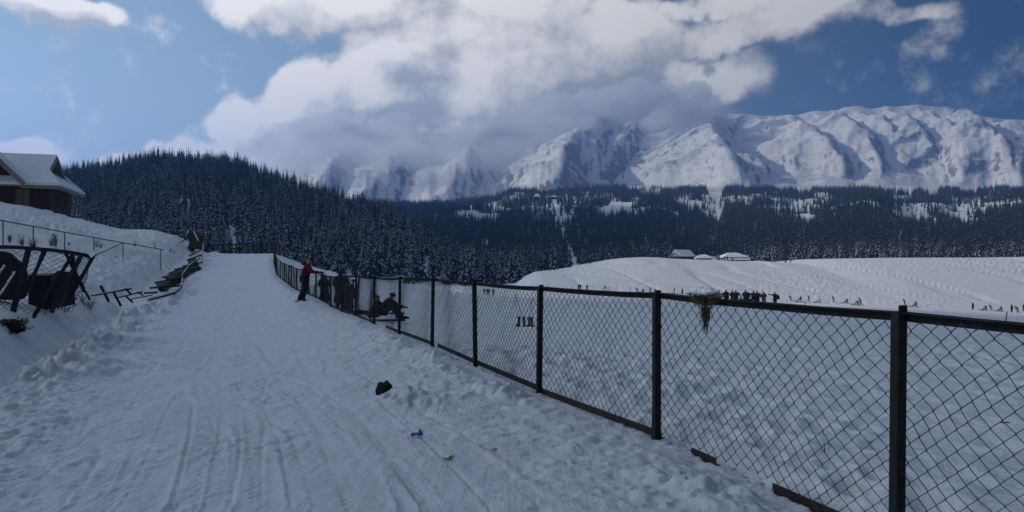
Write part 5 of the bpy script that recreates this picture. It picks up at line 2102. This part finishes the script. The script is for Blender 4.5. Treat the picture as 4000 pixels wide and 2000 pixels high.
# ridge walkers
RG = 'people on the crest of the snow mound'
ridge_people = [
    (2146, BLACK, 'stand', 'leftmost figure of the five on the left shoulder of the mound'), (2152, BLACK, 'stand', 'second figure from the left on the left shoulder of the mound'),
    (2163, BLACK, 'sit', 'low seated figure amid the five on the left shoulder of the mound'), (2169, BLACK, 'back', 'stout figure right of the seated one on the left shoulder'),
    (2178, BLACK, 'stand', 'rightmost figure of the five on the left shoulder of the mound'),
    (2221, BLACK, 'stand', 'slim figure left of a crouching pair on the mound'), (2229, BLACK, 'sit', 'crouching figure between two small groups on the mound'),
    (2290, BROWN, 'stand', 'leftmost of the close trio on the mound crest'), (2300, BLACK, 'back', 'middle figure of the close trio on the mound crest'), (2309, BLACK, 'stand', 'rightmost of the close trio on the mound crest'),
    (2434, BLACK, 'stand', 'leftmost of the upper group on the highest part of the crest'), (2446, BLACK, 'stand', 'second of the upper group on the highest part of the crest'),
    (2453, BLACK, 'stand', 'third of the upper group on the highest part of the crest'), (2464, BROWN, 'back', 'bulky brown figure in the upper group on the crest'),
    (2470, BLACK, 'back', 'bulky black figure beside the brown one in the upper group'), (2477, BLUEJ, 'stand', 'rightmost of the upper group before the gap'),
    (2496, BLACK, 'stand', 'lone figure right of the upper group on the crest'),
    (2800, BLACK, 'stand', 'figure before the lodge, farthest left'), (2808, BLACK, 'back', 'stout figure before the lodge beside the farthest left one'), (2831, BROWN, 'stand', 'brown figure before the middle of the lodge'),
    (2841, BLACK, 'stand', 'dark figure before the lodge right of the brown one'), (2861, BLACK, 'sit', 'seated figure before the right end of the lodge'),
    (3071, REDJ, 'sit', 'seated figure in red in the dip of the crest'), (3089, BLACK, 'stand', 'dark figure beside the red one in the dip'),
    (3384, REDJ, 'sit', 'figure in red sitting alone on the right crest'), (3538, REDJ, 'stand', 'figure in red left of the dark trio on the right crest'),
    (3549, BLACK, 'stand', 'first of the dark trio on the right crest'), (3563, BLACK, 'back', 'second of the dark trio on the right crest'), (3577, BLACK, 'stand', 'third of the dark trio on the right crest'),
    (3762, ORANGE, 'back', 'figure in orange brown on the far right crest'), (3788, BLACK, 'stand', 'dark figure right of the orange brown one on the far right crest'), (3803, BLACK, 'sit', 'low dark figure at the end of the far right crest'),
]
for px_, coat, kind, lab in ridge_people:
    d = RIDGE_D - 2
    far_person(px_, d, kind, R(random.Random(px_).uniform(120, 240)), coat, lab, RG, sc=1.0 if kind != 'sit' else 1.05, wide=1.15)
# tiny people on the valley floor left of the mound
for k, (px_, coat) in enumerate(((1892, BLACK), (1903, BLACK), (1910, REDJ), (1927, BLACK))):
    lab = ['leftmost tiny dark figure on the snow just above the fence rail', 'tiny dark figure left of the tiny red one', 'tiny red figure just above the fence rail', 'tiny dark figure right of the tiny red one'][k]
    far_person(px_, 180, 'stand', 0, coat, lab, 'tiny people on the flat snow beyond the fence', sc=1.0)


# rope lying across the run
mb = MB()
pts = []
for px_ in range(2440, 2960, 12):
    d = dist_for(px_, 1147 + (px_ - 2600) * .022 if px_ > 2600 else 1147)
    x = (px_ - 2000) / F * d
    pts.append((x, d, gz(x, d) + .12))
mb.tube(pts, .06, 4)
tag(mb.build('rope_line', DARKWOOD), label='long dark rope lying across the snow at the foot of the mound', cat='rope')


# ------------------------------------------------------------------ boots and poles standing in the meadow
def boots_and_poles():
    D = 34.0
    for k, (px_, mat, lab, dx) in enumerate(((2027, BLACK, 'left boot of the black pair standing in the snow behind the fence', 2), (2047, BLUEJ, 'right boot of the black pair standing in the snow behind the fence', -2),
                                             (2067, KHAKI, 'left boot of the khaki pair standing in the snow behind the fence', 3), (2078, KHAKI, 'right boot of the khaki pair standing in the snow behind the fence', -3))):
        x = (px_ - 2000) / F * D
        z = gz(x, D)
        t = empty('tall_boot', (x, D, z), R(160 + 30 * (k % 2)), label=lab, cat='boot', group='tall boots standing behind the fence')
        mb = MB()
        mb.tube([(0, 0, .02), (0, 0, .10), (0, -.01, .25), (0, -.01, .40)], [.055, .055, .060, .068], 10)
        mb.tube([(0, 0, .05), (0, .10, .045), (0, .20, .035), (0, .24, .03)], [.052, .05, .042, .02], 8)
        mb.build('upper', mat, t, True)
        mb = MB()
        mb.box((0, .08, .0), (.11, .34, .04))
        mb.build('sole', BLACK, t)
        mb = MB()
        for q in range(3): mb.box((0, .055, .10 + q * .1), (.09, .04, .025))
        mb.build('buckle', GREYJ, t)
    for k, (a, b, lab) in enumerate((((2010, 1160), (2025, 1222), 'thin ski pole leaning left behind the black boots'), ((2014, 1149), (2042, 1225), 'thick dark ski pole leaning left between the black boots'),
                                     ((2073, 1180), (2069, 1224), 'thin ski pole upright behind the left khaki boot'), ((2079, 1165), (2078, 1226), 'thin ski pole upright behind the right khaki boot'))):
        p, q = P(a[0], a[1], D + .2), P(b[0], b[1] + 24, D + .1)
        t = empty('ski_pole', q, label=lab, cat='ski pole', group='ski poles standing behind the fence')
        v = p - q
        mb = MB()
        mb.tube([(0, 0, 0), v], .012 if k == 1 else .007, 6)
        mb.build('shaft', BLACK, t)
        mb = MB()
        mb.tube([v * .92, v * 1.0], .022 if k == 1 else .015, 8)
        mb.build('grip', BLACK, t)
        mb = MB()
        mb.tube([v * .07, v * .075], .05, 8)
        mb.build('basket', GREYJ, t)


boots_and_poles()


# ------------------------------------------------------------------ things on the path
def ragged(name, loc, sx, sy, sz, mat, seed, label, cat, n=5):
    bm = bmesh.new()
    bmesh.ops.create_icosphere(bm, subdivisions=3, radius=1.0)
    rnd = random.Random(seed)
    for v in bm.verts:
        c = v.co.copy()
        f = 1 + .16 * math.sin(c.x * 4 + seed) * math.cos(c.y * 4 + 1) + .12 * math.sin(c.z * 6 + c.x * 5) + rnd.uniform(-.07, .07)
        v.co = Vector((c.x * sx * f, c.y * sy * f, max(c.z, -.3) * sz * f))
    me = bpy.data.meshes.new(name)
    bm.to_mesh(me)
    bm.free()
    me.materials.append(mat)
    o = link_mesh(name, me, None, loc)
    return tag(o, label=label, cat=cat)


d = 9.12
x = (1500 - 2000) / F * d
ragged('dark_clod', (x, d, G(x, d) + .05), .095, .08, .12, plain('black_soil', (.012, .011, .010), .95, var=.4, scale=30, bump=1.0), 4, 'lump of black soil sticking out of a small snow heap on the path', 'clod')
x = (1543 - 2000) / F * 9.4
ragged('dark_clod', (x, 9.4, G(x, 9.4) + .02), .03, .02, .02, MATS['black_soil'], 9, 'small black crumb beside the larger soil lump', 'clod')
for (px_, row, sx, sy, sz, col, lab, nm, cat, seed) in [(1628, 1713, .032, .022, .020, (.02, .20, .42), 'crumpled bright blue wrapper lying on the snow path', 'blue_wrapper', 'litter', 3),
                                               (1752, 1805, .026, .012, .010, (.08, .20, .03), 'small crumpled green wrapper on the snow path', 'green_wrapper', 'litter', 7),
                                               (1931, 1764, .012, .008, .006, (.12, .03, .03), 'tiny dark red scrap on the snow path right of the wrappers', 'red_scrap', 'litter', 8),
                                               (1160, 1182, .05, .04, .03, (.10, .06, .045), 'small brown scrap on the path near the leaning man', 'brown_scrap', 'litter', 5)]:
    d = hit(px_, row, 4, 40)
    x = (px_ - 2000) / F * d
    bm = bmesh.new()
    bmesh.ops.create_grid(bm, x_segments=7, y_segments=5, size=1)
    rnd = random.Random(seed)
    for v in bm.verts:
        v.co = Vector((v.co.x * sx * 1.6 + rnd.uniform(-.3, .3) * sx, v.co.y * sy * 1.5 + rnd.uniform(-.3, .3) * sy, abs(rnd.uniform(0, 2.0)) * sz * (1 + (v.co.x > .2))))
    g = bmesh.ops.solidify(bm, geom=bm.faces[:], thickness=.0012)
    me = bpy.data.meshes.new(nm)
    bm.to_mesh(me)
    bm.free()
    me.materials.append(plain(nm, col, .4, var=.2, scale=60))
    o = link_mesh(nm, me, None, (x, d, G(x, d) + .004))
    o.rotation_euler = (0, 0, R(-20 if px_ > 1700 else 10))
    tag(o, label=lab, cat=cat)
# bits of red in the meadow behind the last fence panel
d = hit(3925, 1655, 4, 12)
x = (3925 - 2000) / F * d
ragged('red_scrap', (x, d, G(x, d) + .003), .05, .02, .006, plain('faded_red', (.25, .05, .07), .7), 5, 'faint red scrap in the snow behind the rightmost fence panel', 'litter')


# dry grass bundle with snow caught on the top rail
def grass_bundle():
    a, b = fence_base(4), fence_base(3)
    # place on the rail at picture column 2740
    best = min(range(101), key=lambda k: abs(2000 + F * (a.lerp(b, k / 100)).x / (a.lerp(b, k / 100)).y - 2745))
    p = a.lerp(b, best / 100) + Vector((0, 0, FH))
    t = empty('dry_grass_bundle', p, label='bundle of dry grass with snow on it hanging over the fence rail', cat='dry grass')
    along = (b - a).normalized()
    rnd = random.Random(12)
    mb = MB()
    for k in range(110):
        c = rnd.uniform(-.20, .26)
        s = along * c
        q0 = s + Vector((rnd.uniform(-.04, .04), rnd.uniform(-.04, .04), rnd.uniform(.0, .05)))
        q1 = s * .6 + Vector((rnd.uniform(-.05, .05), -.06, rnd.uniform(-.06, .0)))
        hang = rnd.uniform(.04, .20) if abs(c) < .10 else rnd.uniform(.0, .10)
        q2 = s * rnd.uniform(.2, .9) + Vector((rnd.uniform(-.05, .04), -.07, -hang))
        mb.tube([q0, q1, q2], [.003, .0025, .0015], 3, cap=False)
    for k in range(40):
        s = along * rnd.uniform(-.04, .03)
        mb.tube([s + Vector((rnd.uniform(-.03, .03), -.07, -.08)), s * .5 + Vector((rnd.uniform(-.03, .03), -.075, -.15)), s * .2 + Vector((rnd.uniform(-.02, .02), -.07, rnd.uniform(-.18, -.30)))], [.004, .004, .0015], 3, cap=False)
    for k in range(26):
        s = along * rnd.uniform(.0, .30)
        e = s + along * rnd.uniform(.05, .14) + Vector((0, rnd.uniform(-.06, .02), rnd.uniform(.0, .07)))
        mb.tube([s, e], [.003, .001], 3, cap=False)
    mb.build('stalks', DRY, t)
    for c, r_ in ((-.11, .045), (-.05, .06), (.015, .045), (.075, .055), (.13, .03)):
        bm = bmesh.new()
        bmesh.ops.create_icosphere(bm, subdivisions=3, radius=1)
        for v in bm.verts:
            f = 1 + .22 * math.sin(v.co.x * 7 + c * 40) * math.cos(v.co.y * 6) + rnd.uniform(-.08, .08)
            v.co = Vector((v.co.x * .052 * f, v.co.y * .06 * f, v.co.z * r_ * .62 * f))
        me = bpy.data.meshes.new('snow_lump')
        bm.to_mesh(me)
        bm.free()
        me.materials.append(SNOW_PLAIN)
        for p_ in me.polygons: p_.use_smooth = True
        link_mesh('snow_lump', me, t, along * c + Vector((0, 0, .045)))


grass_bundle()


# ------------------------------------------------------------------ air
def build_haze():
    m = bpy.data.materials.new('haze_air')
    m.use_nodes = True
    m.node_tree.nodes.clear()
    nt = NT(m.node_tree)
    o = nt.n('ShaderNodeOutputMaterial')
    v = nt.n('ShaderNodeVolumePrincipled')
    v.inputs['Color'].default_value = (.27, .50, 1.0, 1)
    v.inputs['Density'].default_value = HAZE_DENSITY
    v.inputs['Anisotropy'].default_value = .66
    nt.link(v.outputs[0], o.inputs['Volume'])
    mb = MB()
    mb.box((0, 4000, 640), (19000, 9600, 1500))
    h = mb.build('haze', m)
    tag(h, kind='stuff', label='pale blue air between the viewer and the mountains')


build_haze()


# ------------------------------------------------------------------ clouds with a body
def cloud_material(name, density, aniso=.3):
    m = bpy.data.materials.new(name)
    m.use_nodes = True
    m.node_tree.nodes.clear()
    nt = NT(m.node_tree)
    o = nt.n('ShaderNodeOutputMaterial')
    v = nt.n('ShaderNodeVolumePrincipled')
    v.inputs['Color'].default_value = (.97, .98, 1.0, 1)
    v.inputs['Density'].default_value = density
    v.inputs['Anisotropy'].default_value = aniso
    nt.link(v.outputs[0], o.inputs['Volume'])
    return m


def cloud_mesh(name, balls, voxel, amp, scale, mat, seed=0, squash=1.0):
    bm = bmesh.new()
    for (c, r) in balls:
        bmesh.ops.create_icosphere(bm, subdivisions=3, radius=r, matrix=Matrix.Translation(c) @ Matrix.Diagonal((1, 1, squash, 1)))
    me = bpy.data.meshes.new(name)
    bm.to_mesh(me)
    bm.free()
    o = bpy.data.objects.new('temp', me)
    C.objects.link(o)
    md = o.modifiers.new('r', 'REMESH')
    md.mode = 'VOXEL'
    md.voxel_size = voxel
    dg = bpy.context.evaluated_depsgraph_get()
    dg.update()
    out = bpy.data.meshes.new_from_object(o.evaluated_get(dg))
    bpy.data.objects.remove(o)
    n = len(out.vertices)
    co = np.empty(n * 3, np.float32)
    no = np.empty(n * 3, np.float32)
    out.vertices.foreach_get('co', co)
    out.vertices.foreach_get('normal', no)
    co = co.reshape(-1, 3).astype(float)
    no = no.reshape(-1, 3)
    a, b, c = co[:, 0] / scale, co[:, 1] / scale, co[:, 2] / scale
    nz = (fbm(a + c * .6, b + c, 5, seed + 1) + fbm(a - c, c + b * .5, 5, seed + 2)) * 1.3 + .25 * (ridged(a * 1.5 + b, c * 1.5 + b * .4, 4, seed + 5) - .6)
    a, b, c = a * 3.3, b * 3.3, c * 3.3
    nz = nz + .45 * (fbm(a + c * .6, b + c, 4, seed + 11) + fbm(a - c, c + b * .5, 4, seed + 12)) - .22 * np.abs(fbm(a - b, c * 1.3 + b, 3, seed + 15)) * 2
    co = co + no * (nz * amp)[:, None]
    out.vertices.foreach_set('co', co.astype(np.float32).ravel())
    out.update()
    out.materials.clear()
    out.materials.append(mat)
    out.name = name
    print(name, len(out.polygons))
    return out


def build_clouds():
    rnd = random.Random(3)
    # the bank that hides the middle of the range
    balls = []
    low = [(1040, 640), (1300, 665), (1500, 675), (1700, 665), (1850, 645), (2000, 620), (2150, 560), (2300, 530), (2450, 520), (2600, 525), (2750, 520), (2850, 470)]
    lp = [p[0] for p in low]; lr = [p[1] for p in low]
    for k in range(230):
        px_ = rnd.uniform(1040, 2800)
        bot = np.interp(px_, lp, lr)
        row = rnd.uniform(bot - 150, bot - 35)
        d = float(np.interp(row, [430, 660], [5200, 3950])) + rnd.uniform(-200, 200)
        r = min(22 + 70 * rnd.random() ** 1.6, (bot - row) * 1.0 + 12) / F * d
        balls.append((P(px_, row, d), r))
    for px_, row, rr in ((2830, 475, 45), (2770, 440, 55), (2720, 480, 60), (2790, 400, 45), (2860, 500, 28), (2740, 520, 35), (2650, 500, 60), (2680, 430, 50)):
        balls.append((P(px_, row, 4900), rr / F * 4900))
    thin = [b for b in balls if b[0].x / b[0].y < (1900 - 2000) / F]
    balls = [b for b in balls if b[0].x / b[0].y >= (1840 - 2000) / F]
    me = cloud_mesh('mist_bank', thin, 20, 105, 260, cloud_material('mist_vapour', .0075), 4, .9)
    tag(link_mesh('mist_bank', me), kind='stuff', label='pale mist over the left part of the mountain range', cat='cloud')
    me = cloud_mesh('cloud_bank', balls, 17, 105, 260, cloud_material('cloud_vapour', .0085, .5), 1, .8)
    tag(link_mesh('cloud_bank', me), kind='stuff', label='grey and white cloud lying across the middle of the mountain range', cat='cloud')
    veil = []
    for k in range(40):
        px_ = rnd.uniform(980, 2150)
        d = rnd.uniform(3600, 4300)
        veil.append((P(px_, rnd.uniform(590, 600 + 120 * (1 - sm(1500, 2200, px_))), d), rnd.uniform(70, 130) / F * d))
    me = cloud_mesh('mist_veil', veil, 36, 110, 400, cloud_material('veil_vapour', .0021, .5), 14, .8)
    tag(link_mesh('mist_veil', me), kind='stuff', label='thin bright mist before the left mountain flanks', cat='mist')
    # the cloud between the sun and the near ground, above the left of the picture
    H = 1750.0
    rnd = random.Random(21)
    sx, sy = SUN_DIR.x / SUN_DIR.z * H, SUN_DIR.y / SUN_DIR.z * H
    balls = []
    for k in range(150):
        gy = rnd.uniform(-700, 1500)
        edge = np.interp(gy, [-700, 0, 55, 90, 170, 270, 700, 1500], [0, 22, 30, 0, -14, 0, 170, 500])
        r = rnd.uniform(90, 170)
        gx = rnd.uniform(-1600, edge - r * .9)
        balls.append((Vector((gx + sx, gy + sy, H)), r))
    for k in range(46):
        gy = -700 + k * 48
        edge = np.interp(gy, [-700, 0, 55, 90, 170, 270, 700, 1500], [0, 22, 30, 0, -14, 0, 170, 500])
        balls.append((Vector((edge - 95 + sx, gy + sy, H)), 92))
    me = cloud_mesh('shade_cloud', balls, 20, 18, 160, cloud_material('cloud_vapour_thin', SHADE_DENSITY, .3), 9, .62)
    tag(link_mesh('drifting_cloud', me), kind='stuff', label='broad cloud drifting before the sun high on the left', cat='cloud')


build_clouds()
